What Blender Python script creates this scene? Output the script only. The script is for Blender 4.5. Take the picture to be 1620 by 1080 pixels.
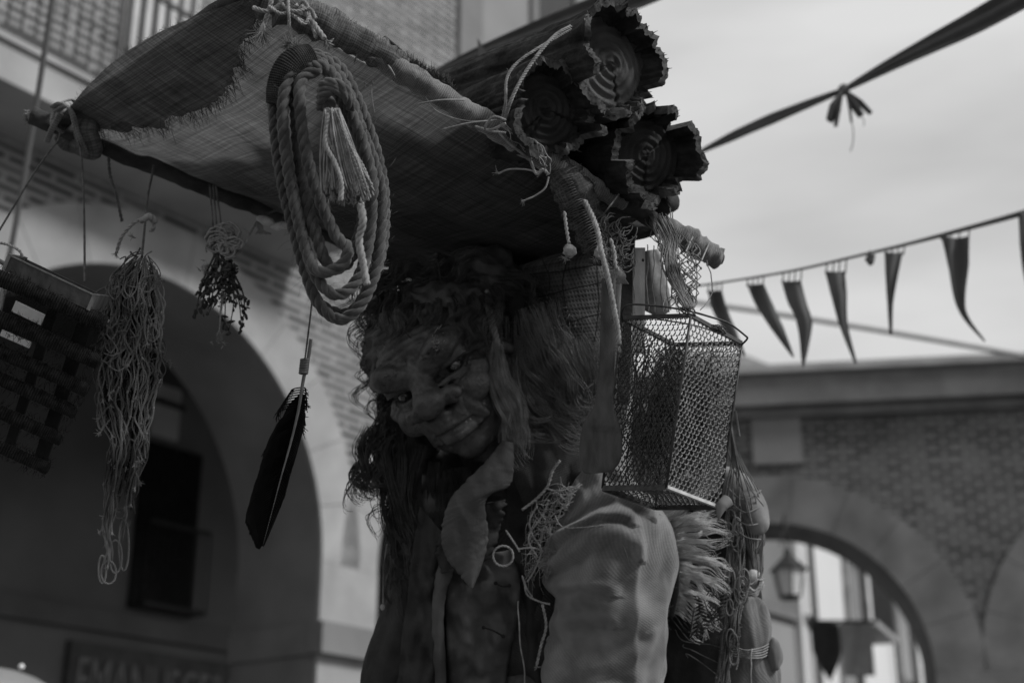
import bpy, math, random
import numpy as np
from mathutils import Vector, Matrix, noise as mnoise

S = bpy.context.scene
for o in list(bpy.data.objects): bpy.data.objects.remove(o)
COL = S.collection
R = math.radians

# ------------------------------------------------------------------ camera
PITCH = R(20.6)
CAM = Vector((0.0, 0.0, 1.1))
FW = Vector((0, math.cos(PITCH), math.sin(PITCH)))
UP = Vector((0, -math.sin(PITCH), math.cos(PITCH)))
RT = Vector((1, 0, 0))
FPX = 2250.0
cam_d = bpy.data.cameras.new('camera'); cam = bpy.data.objects.new('camera', cam_d); COL.objects.link(cam)
cam.location = CAM; cam.rotation_euler = (R(90) + PITCH, 0, 0)
cam_d.lens = 50; cam_d.sensor_width = 36; cam_d.clip_start = 0.05; cam_d.clip_end = 500
cam_d.dof.use_dof = True; cam_d.dof.focus_distance = 2.55; cam_d.dof.aperture_fstop = 2.8
cam_d.dof.aperture_blades = 9
S.camera = cam
S.view_settings.view_transform = 'Standard'; S.view_settings.look = 'None'
S.view_settings.exposure = 0.0; S.view_settings.gamma = 1.0

# ------------------------------------------------------------------ sky
SUN_EL = R(40); SUN_AZ = R(116)          # azimuth measured clockwise from +Y
W = bpy.data.worlds.new('World'); S.world = W; W.use_nodes = True
nt = W.node_tree; nt.nodes.clear()
out = nt.nodes.new('ShaderNodeOutputWorld'); bg = nt.nodes.new('ShaderNodeBackground')
sky = nt.nodes.new('ShaderNodeTexSky'); sky.sky_type = 'NISHITA'; sky.sun_disc = False
sky.sun_elevation = SUN_EL; sky.sun_rotation = SUN_AZ; sky.air_density = 2.0; sky.dust_density = 6.0
bw = nt.nodes.new('ShaderNodeRGBToBW'); nt.links.new(sky.outputs[0], bw.inputs[0])
mn = nt.nodes.new('ShaderNodeMath'); mn.operation = 'MINIMUM'; mn.inputs[1].default_value = 7.5
nt.links.new(bw.outputs[0], mn.inputs[0])
tc = nt.nodes.new('ShaderNodeTexCoord'); mp = nt.nodes.new('ShaderNodeMapping'); mp.inputs['Scale'].default_value = (1.2, 1.2, 4.5)
nz = nt.nodes.new('ShaderNodeTexNoise'); nz.inputs['Scale'].default_value = 1.6; nz.inputs['Detail'].default_value = 5
nt.links.new(tc.outputs['Generated'], mp.inputs[0]); nt.links.new(mp.outputs[0], nz.inputs[0])
mr = nt.nodes.new('ShaderNodeMapRange'); mr.inputs[1].default_value = .3; mr.inputs[2].default_value = .72
mr.inputs[1].default_value = .36; mr.inputs[2].default_value = .64
mr.inputs[3].default_value = 5.5; mr.inputs[4].default_value = 8.0; nt.links.new(nz.outputs[0], mr.inputs[0])
mx = nt.nodes.new('ShaderNodeMix'); mx.data_type = 'FLOAT'; mx.inputs[0].default_value = 0.88   # mostly cloud deck
nt.links.new(mn.outputs[0], mx.inputs[2]); nt.links.new(mr.outputs[0], mx.inputs[3])
nt.links.new(mx.outputs[0], bg.inputs[0]); bg.inputs[1].default_value = 0.10
nt.links.new(bg.outputs[0], out.inputs[0])

sl = bpy.data.lights.new('sun', 'SUN'); sl.energy = 3.0; sl.angle = R(13)
sun = bpy.data.objects.new('sun', sl); COL.objects.link(sun)
sd = Vector((math.sin(SUN_AZ) * math.cos(SUN_EL), math.cos(SUN_AZ) * math.cos(SUN_EL), math.sin(SUN_EL)))
sun.rotation_euler = sd.to_track_quat('Z', 'Y').to_euler(); sun.location = (0, 0, 30)

# ------------------------------------------------------------------ helpers
RNG = random.Random(7)
def P(px, py, d):
    return CAM + FW * d + RT * ((px - 810) / FPX * d) + UP * (-(py - 540) / FPX * d)
def PX(r, d): return r * d / FPX

def tag(o, label=None, cat=None, group=None, kind=None):
    if label: o['label'] = label
    if cat: o['category'] = cat
    if group: o['group'] = group
    if kind: o['kind'] = kind
    return o
ORG = {}
def thing(name, label, cat, loc, group=None):
    o = bpy.data.objects.new(name, None); COL.objects.link(o); o.location = loc
    o.empty_display_size = .05
    ORG[o.name] = Vector(loc); return tag(o, label, cat, group)
def link(name, me, mat, parent=None, smooth=True):
    """me: world-space mesh"""
    o = bpy.data.objects.new(name, me); COL.objects.link(o)
    if parent is not None:
        org = ORG[parent.name]; ORG[o.name] = org
        me.transform(Matrix.Translation(-org)); o.parent = parent
    else: ORG[o.name] = Vector((0, 0, 0))
    if mat: me.materials.clear(); me.materials.append(mat)
    me.polygons.foreach_set('use_smooth', [smooth] * len(me.polygons))
    me.update(); return o
def rebase(o):
    """put the origin of a top-level mesh in its middle"""
    me = o.data; n = len(me.vertices); a = np.empty(n * 3); me.vertices.foreach_get('co', a); a = a.reshape(-1, 3)
    c = Vector(((a[:, 0].min() + a[:, 0].max()) / 2, (a[:, 1].min() + a[:, 1].max()) / 2, a[:, 2].min()))
    me.transform(Matrix.Translation(-c)); o.location = c; ORG[o.name] = c; return o

def catmull(pts, n=8, closed=False):
    p = [np.array(q, float) for q in pts]; out = []
    m = len(p)
    if m < 3 and not closed:
        return [p[0] + (p[-1] - p[0]) * t for t in np.linspace(0, 1, n + 1)]
    rng = range(m) if closed else range(m - 1)
    for i in rng:
        if closed: a, b, c, d = p[(i - 1) % m], p[i], p[(i + 1) % m], p[(i + 2) % m]
        else: a, b, c, d = p[max(i - 1, 0)], p[i], p[i + 1], p[min(i + 2, m - 1)]
        for k in range(n):
            t = k / n
            out.append(.5 * ((2 * b) + (-a + c) * t + (2 * a - 5 * b + 4 * c - d) * t * t + (-a + 3 * b - 3 * c + d) * t ** 3))
    if not closed: out.append(p[-1])
    return out
def resample(pts, step):
    p = np.array(pts, float); L = np.concatenate([[0], np.cumsum(np.linalg.norm(np.diff(p, axis=0), axis=1))])
    n = max(2, int(L[-1] / step) + 1); t = np.linspace(0, L[-1], n)
    return np.stack([np.interp(t, L, p[:, k]) for k in range(p.shape[1])], axis=1), L[-1]
def frames(p):
    p = np.asarray(p, float); T = np.gradient(p, axis=0); T /= np.linalg.norm(T, axis=1)[:, None] + 1e-12
    a = np.array([0, 0, 1.]) if abs(T[0][2]) < .9 else np.array([1., 0, 0])
    N = np.zeros_like(p); n = np.cross(T[0], a); n /= np.linalg.norm(n); N[0] = n
    for i in range(1, len(p)):
        n = n - T[i] * np.dot(n, T[i]); l = np.linalg.norm(n)
        if l > 1e-9: n = n / l
        N[i] = n
    return T, N, np.cross(T, N)

class MB:
    def __init__(s): s.v = []; s.f = []; s.uv = []; s.n = 0
    def add(s, verts, faces, uv=None):
        verts = np.asarray(verts, float).reshape(-1, 3); b = s.n
        s.v.append(verts); s.n += len(verts)
        s.f.extend([tuple(b + i for i in f) for f in faces])
        s.uv.append(np.zeros((len(verts), 2)) if uv is None else np.asarray(uv, float)); return b
    def tube(s, pts, r, n=6, cap=True, closed=False, squash=1.0):
        p = np.asarray([tuple(q) for q in pts], float); m = len(p); T, N, B = frames(p)
        rr = np.full(m, r) if np.isscalar(r) else np.interp(np.linspace(0, 1, m), np.linspace(0, 1, len(r)), r)
        a = np.linspace(0, 2 * np.pi, n, endpoint=False)
        V = p[:, None, :] + rr[:, None, None] * (np.cos(a)[None, :, None] * N[:, None, :] + squash * np.sin(a)[None, :, None] * B[:, None, :])
        L = np.concatenate([[0], np.cumsum(np.linalg.norm(np.diff(p, axis=0), axis=1))])
        uv = np.stack([np.repeat(np.arange(n)[None] / n, m, 0), np.repeat(L[:, None], n, 1)], -1).reshape(-1, 2)
        F = []
        for i in range(m if closed else m - 1):
            i2 = (i + 1) % m
            for k in range(n):
                k2 = (k + 1) % n; F.append((i * n + k, i * n + k2, i2 * n + k2, i2 * n + k))
        if cap and not closed: F.append(tuple(reversed(range(n)))); F.append(tuple(range((m - 1) * n, m * n)))
        s.add(V.reshape(-1, 3), F, uv); return s
    def box(s, c, ax, ay, az):
        """c centre, half-axis vectors"""
        c, ax, ay, az = [np.array(tuple(q), float) for q in (c, ax, ay, az)]
        V = [c + i * ax + j * ay + k * az for i in (-1, 1) for j in (-1, 1) for k in (-1, 1)]
        lx, ly, lz = [np.linalg.norm(q) for q in (ax, ay, az)]
        uv = [(i * lx + k * .0 + j * ly * .3, k * lz + j * ly * .7) for i in (-1, 1) for j in (-1, 1) for k in (-1, 1)]
        s.add(V, [(0, 1, 3, 2), (4, 6, 7, 5), (0, 4, 5, 1), (2, 3, 7, 6), (0, 2, 6, 4), (1, 5, 7, 3)], uv); return s
    def ell(s, c, rx, ry, rz, M=None, nu=16, nv=10, nz=0, ns=8, seed=0):
        c = np.array(tuple(c), float); V = []; F = []
        for j in range(nv + 1):
            th = np.pi * j / nv
            for i in range(nu):
                ph = 2 * np.pi * i / nu; q = np.array([math.sin(th) * math.cos(ph), math.sin(th) * math.sin(ph), math.cos(th)])
                k = 1 + (nz * mnoise.noise(Vector(q * ns * .3) + Vector((seed, seed * 1.3, 0))) if nz else 0)
                V.append(np.array([q[0] * rx, q[1] * ry, q[2] * rz]) * k)
        for j in range(nv):
            for i in range(nu):
                i2 = (i + 1) % nu; F.append((j * nu + i, (j + 1) * nu + i, (j + 1) * nu + i2, j * nu + i2))
        V = np.array(V)
        if M is not None: V = V @ np.array(M.to_3x3()).T
        s.add(V + c, F); return s
    def grid(s, G, uv=None):
        G = np.asarray(G, float); a, b = G.shape[:2]
        F = [(i * b + j, i * b + j + 1, (i + 1) * b + j + 1, (i + 1) * b + j) for i in range(a - 1) for j in range(b - 1)]
        s.add(G.reshape(-1, 3), F, None if uv is None else np.asarray(uv).reshape(-1, 2)); return s
    def prism(s, pts, off):
        p = np.array([tuple(q) for q in pts], float); o = np.array(tuple(off), float); n = len(p)
        F = [tuple(range(n)), tuple(reversed(range(n, 2 * n)))] + [(i, n + i, n + (i + 1) % n, (i + 1) % n) for i in range(n)]
        s.add(np.vstack([p, p + o]), F); return s
    def build(s, name, mat, parent=None, smooth=True, thick=None):
        me = bpy.data.meshes.new(name); V = np.vstack(s.v)
        me.from_pydata(V.tolist(), [], s.f); me.update()
        uvl = me.uv_layers.new(name='UVMap'); U = np.vstack(s.uv)
        vi = np.empty(len(me.loops), dtype=np.int32); me.loops.foreach_get('vertex_index', vi)
        uvl.data.foreach_set('uv', U[vi].astype(np.float32).ravel())
        o = link(name, me, mat, parent, smooth)
        if thick:
            m = o.modifiers.new('thickness', 'SOLIDIFY'); m.thickness = thick; m.offset = 0
        if parent is None: rebase(o)
        return o

def path(pp, n=8, closed=False):
    return catmull([P(*q) for q in pp], n, closed)
def rope(mb, pts, r, strands=3, pitch=None, n=6, closed=False, phase=0, fuzz=0):
    pitch = pitch or r * 5.5
    p, L = resample(pts, pitch / 11); T, N, B = frames(p)
    s = np.linspace(0, L, len(p)); a0 = 2 * np.pi * s / pitch + phase
    for k in range(strands):
        a = a0 + 2 * np.pi * k / strands
        q = p + (np.cos(a)[:, None] * N + np.sin(a)[:, None] * B) * r * .48
        mb.tube(q, r * .58, n)
    if fuzz:
        for _ in range(int(L * fuzz)):
            i = RNG.randrange(len(p)); d = np.array([RNG.gauss(0, 1) for _ in range(3)]); d /= np.linalg.norm(d)
            d2 = d + np.array([RNG.gauss(0, .7) for _ in range(3)]); l = r * RNG.uniform(.5, 1.3)
            mb.tube([p[i] + d * r * .8, p[i] + d * r + d2 * l * .5, p[i] + d * r + d2 * l + T[i] * l * .5], [.00025, .00015], 3)
def fray(mb, p, d, l=.014, n=9, r=.0006, spread=.5):
    p = np.array(tuple(p), float); d = np.array(tuple(d), float); d /= np.linalg.norm(d)
    for _ in range(n):
        e = d + np.array([RNG.gauss(0, spread) for _ in range(3)]); e /= np.linalg.norm(e); k = l * RNG.uniform(.6, 1.2)
        mb.tube([p - d * l * .2, p + (d * .5 + e * .5) * k * .5, p + e * k], [r * 1.3, r, r * .6], 4)
def wob(pts, amp, freq, seed):
    """noise wobble on a path"""
    out = []
    for i, q in enumerate(pts):
        v = mnoise.noise_vector(Vector((i * freq, seed * 3.7, seed)))
        out.append(np.array(q) + np.array(v) * amp)
    return out
def edge_jag(n, seed, lo, hi): 
    r = random.Random(seed); return [r.uniform(lo, hi) for _ in range(n)]

# ------------------------------------------------------------------ materials
def mat(name, col, rough=.85, spec=.3, var=.35, scale=30, bump=.0, bscale=200, bdist=.002, metal=0, trans=0, sheen=0,
        pattern=None, coord='Object', detail=6, stretch=None):
    m = bpy.data.materials.new(name); m.use_nodes = True; t = m.node_tree; N = t.nodes; L = t.links
    b = N['Principled BSDF']; b.inputs['Roughness'].default_value = rough; b.inputs['Specular IOR Level'].default_value = spec
    b.inputs['Metallic'].default_value = metal
    if sheen: b.inputs['Sheen Weight'].default_value = sheen; b.inputs['Sheen Roughness'].default_value = .6
    tc = N.new('ShaderNodeTexCoord'); src = tc.outputs[coord]
    if stretch:
        mp = N.new('ShaderNodeMapping'); mp.inputs['Scale'].default_value = stretch; L.new(src, mp.inputs[0]); src = mp.outputs[0]
    nz = N.new('ShaderNodeTexNoise'); nz.inputs['Scale'].default_value = scale; nz.inputs['Detail'].default_value = detail
    L.new(src, nz.inputs[0])
    rp = N.new('ShaderNodeMapRange'); rp.inputs[1].default_value = .3; rp.inputs[2].default_value = .7
    rp.inputs[3].default_value = col * (1 - var); rp.inputs[4].default_value = col * (1 + var); L.new(nz.outputs[0], rp.inputs[0])
    val = rp.outputs[0]; hgt = None
    def mathn(op, a, bb):
        q = N.new('ShaderNodeMath'); q.operation = op
        for i, x in enumerate((a, bb)):
            if isinstance(x, (int, float)): q.inputs[i].default_value = x
            else: L.new(x, q.inputs[i])
        return q.outputs[0]
    def wave(vec, scale, dist, dscale, direction='X', prof='SIN'):
        w = N.new('ShaderNodeTexWave'); w.bands_direction = direction; w.wave_profile = prof
        w.inputs['Scale'].default_value = scale; w.inputs['Distortion'].default_value = dist
        w.inputs['Detail Scale'].default_value = dscale; w.inputs['Detail'].default_value = 2
        L.new(vec, w.inputs[0]); return w.outputs['Fac']
    if pattern: val, hgt = pattern(N, L, tc, val, mathn, wave)
    L.new(val, b.inputs['Base Color'])
    if bump or hgt is not None:
        nb = N.new('ShaderNodeTexNoise'); nb.inputs['Scale'].default_value = bscale; nb.inputs['Detail'].default_value = 5
        L.new(src, nb.inputs[0]); bm = N.new('ShaderNodeBump'); bm.inputs['Strength'].default_value = bump or .5
        bm.inputs['Distance'].default_value = bdist
        h = nb.outputs[0]
        if hgt is not None: h = mathn('ADD', mathn('MULTIPLY', h, .5), hgt)
        L.new(h, bm.inputs['Height']); L.new(bm.outputs[0], b.inputs['Normal'])
    if trans:
        tr = N.new('ShaderNodeBsdfTranslucent'); L.new(val, tr.inputs[0]); ms = N.new('ShaderNodeMixShader'); ms.inputs[0].default_value = trans
        L.new(b.outputs[0], ms.inputs[1]); L.new(tr.outputs[0], ms.inputs[2]); L.new(ms.outputs[0], N['Material Output'].inputs[0])
    return m

def pat_weave(freq, amt=.5, hk=1.0):
    def f(N, L, tc, val, mathn, wave):
        mp = N.new('ShaderNodeMapping'); L.new(tc.outputs['UV'], mp.inputs[0]); mp.inputs['Rotation'].default_value = (0, 0, .0)
        a = wave(mp.outputs[0], freq, 1.2, 3, 'X'); c = wave(mp.outputs[0], freq, 1.2, 3, 'Y')
        h = mathn('MAXIMUM', a, c)
        # slub threads: long thin noise both ways
        tot = None
        for sc in ((freq * 2.4, 7, 1), (7, freq * 2.4, 1)):
            m2 = N.new('ShaderNodeMapping'); m2.inputs['Scale'].default_value = sc; L.new(tc.outputs['UV'], m2.inputs[0])
            q = N.new('ShaderNodeTexNoise'); q.inputs['Scale'].default_value = 1.0; q.inputs['Detail'].default_value = 3; L.new(m2.outputs[0], q.inputs[0])
            tot = q.outputs[0] if tot is None else mathn('MULTIPLY', tot, q.outputs[0])
        tot = mathn('MULTIPLY', tot, 4.0)
        k = mathn('ADD', mathn('MULTIPLY', h, amt), 1 - amt)
        tot = mathn('POWER', tot, .85)
        return mathn('MULTIPLY', mathn('MULTIPLY', val, k), tot), mathn('MULTIPLY', h, hk)
    return f
def pat_brick(w, h, mortar, cb, cm, off=.5):
    def f(N, L, tc, val, mathn, wave):
        br = N.new('ShaderNodeTexBrick'); L.new(tc.outputs['UV'], br.inputs[0]); br.offset = off
        br.inputs['Scale'].default_value = 1; br.inputs['Brick Width'].default_value = w; br.inputs['Row Height'].default_value = h
        br.inputs['Mortar Size'].default_value = mortar; br.inputs['Mortar Smooth'].default_value = .3; br.inputs['Bias'].default_value = -.1
        br.inputs['Color1'].default_value = (cb * .45,) * 3 + (1,); br.inputs['Color2'].default_value = (cb * 1.9,) * 3 + (1,)
        br.inputs['Mortar'].default_value = (cm,) * 3 + (1,)
        return mathn('MULTIPLY', br.outputs[0], val), mathn('MULTIPLY', br.outputs['Fac'], -1.5)
    return f
def pat_wave(sc, direction='Y', amt=.4, dist=1.0, coord='UV', ds=2, hk=1.0):
    def f(N, L, tc, val, mathn, wave):
        a = wave(tc.outputs[coord], sc, dist, ds, direction)
        return mathn('MULTIPLY', val, mathn('ADD', mathn('MULTIPLY', a, amt), 1 - amt)), mathn('MULTIPLY', a, hk)
    return f
def pat_twill(freq, amt=.4, hk=1.0):
    def f(N, L, tc, val, mathn, wave):
        mp = N.new('ShaderNodeMapping'); L.new(tc.outputs['UV'], mp.inputs[0]); mp.inputs['Rotation'].default_value = (0, 0, .9)
        a = wave(mp.outputs[0], freq, 3.5, 9, 'X'); c = wave(tc.outputs['UV'], freq * 1.2, 3.0, 8, 'Y')
        a = mathn('MULTIPLY', a, mathn('ADD', mathn('MULTIPLY', c, .4), .6))
        return mathn('MULTIPLY', val, mathn('ADD', mathn('MULTIPLY', a, amt), 1 - amt)), mathn('MULTIPLY', a, hk)
    return f

M = {}
M['burlap'] = mat('burlap', .115, .95, .05, .25, 9, .4, 300, .0012, trans=.55, pattern=pat_weave(85, .45), coord='UV')
M['burlap_flap'] = mat('burlap_flap', .15, .95, .05, .35, 9, .5, 300, .0012, trans=.28, pattern=pat_weave(72, .45), coord='UV')
M['wrap'] = mat('wrap', .17, .95, .05, .5, 40, .6, 300, .002, pattern=pat_wave(55, 'Y', .45, 3), sheen=.3)
M['pole'] = mat('pole', .035, .8, .2, .5, 25, .7, 80, .004, stretch=(1, 1, 1))
M['rope'] = mat('rope', .056, .95, .05, .45, 60, .6, 700, .0012, sheen=.2)
M['rope_wrap'] = mat('rope_wrap', .05, .95, .05, .4, 60, .6, 700, .001, pattern=pat_wave(95, 'Y', .6, 1.0))
M['cord'] = mat('cord', .24, .95, .05, .35, 80, .6, 900, .0008)
M['core_cord'] = mat('core_cord', .03, .95, .05, .5, 30, .5, 900, .0008)
M['dark_cord'] = mat('dark_cord', .10, .95, .05, .4, 80, .5, 900, .0008)
M['net_cord'] = mat('net_cord', .15, .95, .05, .75, 14, .5, 900, .0008)
M['tassel'] = mat('tassel', .25, .9, .1, .35, 80, .3, 900, .0005)
M['bark'] = mat('bark', .035, .95, .1, .6, 18, .9, 60, .008, stretch=(1, 1, 1))
M['bark_edge'] = mat('bark_edge', .065, .95, .1, .6, 50, .8, 120, .004)
def pat_rings(N, L, tc, val, mathn, wave):
    w = N.new('ShaderNodeTexWave'); w.wave_type = 'RINGS'; w.rings_direction = 'Z'; w.wave_profile = 'SIN'
    w.inputs['Scale'].default_value = 22; w.inputs['Distortion'].default_value = 3.0; w.inputs['Detail Scale'].default_value = 2.5; w.inputs['Detail'].default_value = 2
    L.new(tc.outputs['UV'], w.inputs[0])
    k = mathn('ADD', mathn('MULTIPLY', w.outputs['Fac'], .75), .25)
    return mathn('MULTIPLY', val, k), mathn('MULTIPLY', w.outputs['Fac'], 2.5)
M['log_end'] = mat('log_end', .13, .9, .15, .4, 14, .9, 120, .004, pattern=pat_rings)
M['log_end_pale'] = mat('log_end_pale', .22, .9, .15, .6, 14, .9, 120, .004, pattern=pat_rings)
M['wood_dark'] = mat('wood_dark', .050, .55, .35, .4, 6, .3, 60, .002, stretch=(12, 12, 1.2))
M['wood_pale'] = mat('wood_pale', .30, .7, .25, .25, 6, .3, 60, .002, stretch=(12, 12, 1.5))
M['wood_mid'] = mat('wood_mid', .14, .8, .2, .35, 8, .4, 60, .002, stretch=(10, 10, 2))
M['rung'] = mat('rung', .032, .95, .05, .5, 60, .7, 500, .002, pattern=pat_wave(70, 'Y', .6, 2.0))
M['slat'] = mat('slat', .018, .8, .1, .4, 20, .4, 100, .002)
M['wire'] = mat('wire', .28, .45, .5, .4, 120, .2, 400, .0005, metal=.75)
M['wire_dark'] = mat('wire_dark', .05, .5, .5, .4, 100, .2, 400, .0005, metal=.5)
M['skin'] = mat('skin', .037, .5, .5, .65, 34, .8, 110, .0035, detail=9)
M['skin_pale'] = mat('skin_pale', .4, .8, .2, .4, 90, .6, 300, .002)
M['eye'] = mat('eye', .035, .08, .8, .15, 40)
M['iris'] = mat('iris', .015, .1, .8, .1, 40)
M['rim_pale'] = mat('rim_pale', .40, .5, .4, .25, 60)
M['tooth'] = mat('tooth', .09, .3, .5, .15, 60)
M['hair_dark'] = mat('hair_dark', .042, .55, .4, .5, 40)
M['hair_mid'] = mat('hair_mid', .15, .6, .35, .4, 40)
M['hair_pale'] = mat('hair_pale', .20, .6, .3, .4, 40)
M['fur'] = mat('fur', .60, .7, .25, .4, 30)
M['leather'] = mat('leather', .062, .7, .25, .35, 12, .5, 90, .004)
M['leather_dark'] = mat('leather_dark', .03, .8, .15, .4, 14, .5, 90, .004)
M['tunic'] = mat('tunic', .05, .9, .1, .4, 14, .5, 200, .003, pattern=pat_twill(55, .35))
M['jute'] = mat('jute', .145, .95, .05, .45, 13, .5, 300, .0016, pattern=pat_twill(60, .24, .5), coord='UV', sheen=.25)
M['sack'] = mat('sack', .085, .95, .05, .45, 9, .5, 300, .002, pattern=pat_weave(42, .5), coord='UV')
M['thread'] = mat('thread', .02, .9, .1, .2, 60)
M['feather'] = mat('feather', .004, .7, .1, .4, 60)
M['quill'] = mat('quill', .09, .5, .4, .3, 60)
M['gourd'] = mat('gourd', .17, .8, .2, .45, 14, .3, 60, .002)
M['pod'] = mat('pod', .36, .7, .2, .25, 60, .5, 200, .002)
M['herb'] = mat('herb', .045, .9, .1, .5, 90, .5, 300, .001)
M['wool'] = mat('wool', .22, .95, .05, .3, 60, .5, 600, .001)
# buildings
M['brick_left'] = mat('brick_left', .95, .95, .1, .18, 2.2, .5, 40, .01, pattern=pat_brick(.42, .082, .026, .075, .27), coord='UV')
M['brick_right'] = mat('brick_right', .95, .95, .1, .18, 1.2, .5, 40, .01, pattern=pat_brick(.24, .078, .019, .060, .165), coord='UV')
M['stone_left'] = mat('stone_left', .30, .9, .15, .18, 2.2, .4, 30, .01)
M['stone_right'] = mat('stone_right', .145, .9, .15, .24, 2.4, .4, 30, .01)
M['stone_pale'] = mat('stone_pale', .175, .9, .15, .10, 3, .3, 30, .01)
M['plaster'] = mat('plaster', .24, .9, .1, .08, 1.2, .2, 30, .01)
M['reveal_shade'] = mat('reveal_shade', .18, .9, .1, .2, 1.5, .3, 30, .01)  # darker tone puts the shade of the unlit reveals into the colour
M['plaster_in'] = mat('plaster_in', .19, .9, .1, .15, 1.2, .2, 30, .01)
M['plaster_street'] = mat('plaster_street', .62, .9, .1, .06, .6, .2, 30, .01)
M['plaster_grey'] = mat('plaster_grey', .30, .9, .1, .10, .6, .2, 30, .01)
M['iron'] = mat('iron', .025, .5, .4, .2, 20)
M['glass_dark'] = mat('glass_dark', .02, .12, .6, .2, 4)
M['frosted'] = mat('frosted', .50, .35, .5, .08, 8)
M['curtain'] = mat('curtain', .55, .9, .1, .12, 3)
M['cloth_dark'] = mat('cloth_dark', .15, .9, .1, .15, 8, .2, 300, .001, trans=.3)
M['banner_dark'] = mat('banner_dark', .04, .9, .1, .15, 8)
M['cloth_pale'] = mat('cloth_pale', .36, .9, .1, .1, 8, .2, 300, .001, trans=.2)
M['cable'] = mat('cable', .10, .8, .2, .1, 8)
M['cable_pale'] = mat('cable_pale', .33, .8, .2, .1, 8)
M['paving'] = mat('paving', .95, .95, .1, .2, 3, .3, 30, .01, pattern=pat_brick(.6, .4, .012, .16, .10), coord='UV')
M['roof'] = mat('roof', .33, .9, .1, .15, 3, .3, 30, .01)
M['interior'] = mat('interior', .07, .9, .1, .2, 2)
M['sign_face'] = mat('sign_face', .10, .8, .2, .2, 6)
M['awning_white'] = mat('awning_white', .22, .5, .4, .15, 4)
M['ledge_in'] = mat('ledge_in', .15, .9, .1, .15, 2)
M['bright_spot'] = mat('bright_spot', .75, .8, .2, .1, 60)  # near-white tone for the painted bright gaps and awning highlight
M['sign_letter'] = mat('sign_letter', .22, .6, .3, .15, 6)
# ================================================================== the place
class Plane:
    def __init__(s, q, ang):            # ang: horizontal direction of +s, degrees clockwise from +Y
        s.q = Vector((q[0], q[1], 0)); a = R(ang); s.d = Vector((math.sin(a), math.cos(a), 0)); s.inn = Vector((-math.cos(a), math.sin(a), 0))
        if s.inn.y < 0: s.inn = -s.inn
    def hit(s, px, py, t=0):
        r = FW + RT * ((px - 810) / FPX) - UP * ((py - 540) / FPX)
        k = ((s.q + s.inn * t) - CAM).dot(s.inn) / r.dot(s.inn); w = CAM + r * k
        return (w - s.q).dot(s.d), w.z
    def pt(s, a, z, t=0): return s.q + s.d * a + s.inn * t + Vector((0, 0, z))
    def box(s, mb, a0, a1, z0, z1, t0, t1):
        V = [s.pt(a, z, t) for a in (a0, a1) for t in (t0, t1) for z in (z0, z1)]
        uv = [(a + .9 * t, z) for a in (a0, a1) for t in (t0, t1) for z in (z0, z1)]
        mb.add([tuple(v) for v in V], [(0, 1, 3, 2), (4, 6, 7, 5), (0, 4, 5, 1), (2, 3, 7, 6), (0, 2, 6, 4), (1, 5, 7, 3)], uv); return mb
    def arcade(s, mb, a0, a1, z0, z1, t0, t1, arches):
        """wall a0..a1, z0..z1 with round-headed openings (centre, radius, spring)"""
        cuts = []                       # (a, zlow)
        A = sorted(arches); x = a0; segs = []
        for c, r, sp in A:
            if c - r > x: segs.append([(x, z0), (c - r, z0)])
            pts = []
            for k in range(33):
                th = math.pi * (1 - k / 32); aa = c + r * math.cos(th)
                if a0 <= aa <= a1: pts.append((aa, sp + r * math.sin(th)))
            segs.append(pts); x = c + r
        if x < a1: segs.append([(x, z0), (a1, z0)])
        def quad(p, uv): mb.add([tuple(q) for q in p], [(0, 1, 2, 3)], uv)
        for sg in segs:
            for (a, za), (b, zb) in zip(sg, sg[1:]):
                for t in (t0, t1):
                    rows = max(1, int(((z1 - max(za, zb)) / 1.0)))
                    quad([s.pt(a, za, t), s.pt(b, zb, t), s.pt(b, z1, t), s.pt(a, z1, t)], [(a, za), (b, zb), (b, z1), (a, z1)])
                if za > z0 or zb > z0:
                    quad([s.pt(a, za, t0), s.pt(b, zb, t0), s.pt(b, zb, t1), s.pt(a, za, t1)], [(a, 0), (b, 0), (b, t1 - t0), (a, t1 - t0)])
                quad([s.pt(a, z1, t0), s.pt(b, z1, t0), s.pt(b, z1, t1), s.pt(a, z1, t1)], [(a, 0), (b, 0), (b, t1 - t0), (a, t1 - t0)])
        for c, r, sp in A:
            for sg in (-1, 1):
                a = c + sg * r
                if a0 <= a <= a1: quad([s.pt(a, z0, t0), s.pt(a, sp, t0), s.pt(a, sp, t1), s.pt(a, z0, t1)], [(0, z0), (0, sp), (t1 - t0, sp), (t1 - t0, z0)])
        for a in (a0, a1): quad([s.pt(a, z0, t0), s.pt(a, z1, t0), s.pt(a, z1, t1), s.pt(a, z0, t1)], [(0, z0), (0, z1), (t1 - t0, z1), (t1 - t0, z0)])
        return mb
    def ring(s, mb, c, r0, r1, sp, t0, t1, n=13, th0=0, th1=math.pi, gap=.0016):
        for k in range(n):
            a0 = th0 + (th1 - th0) * k / n + gap; a1 = th0 + (th1 - th0) * (k + 1) / n - gap
            V = []
            for i in range(5):
                th = a0 + (a1 - a0) * i / 4
                for rr in (r0, r1):
                    for t in (t0, t1): V.append(tuple(s.pt(c + rr * math.cos(th), sp + rr * math.sin(th), t)))
            F = []
            for i in range(4):
                b = i * 4; e = b + 4
                F += [(b, b + 2, e + 2, e), (b + 1, e + 1, e + 3, b + 3), (b, e, e + 1, b + 1), (b + 2, b + 3, e + 3, e + 2)]
            F += [(0, 1, 3, 2), (16, 18, 19, 17)]
            mb.add(V, F)
        return mb

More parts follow.
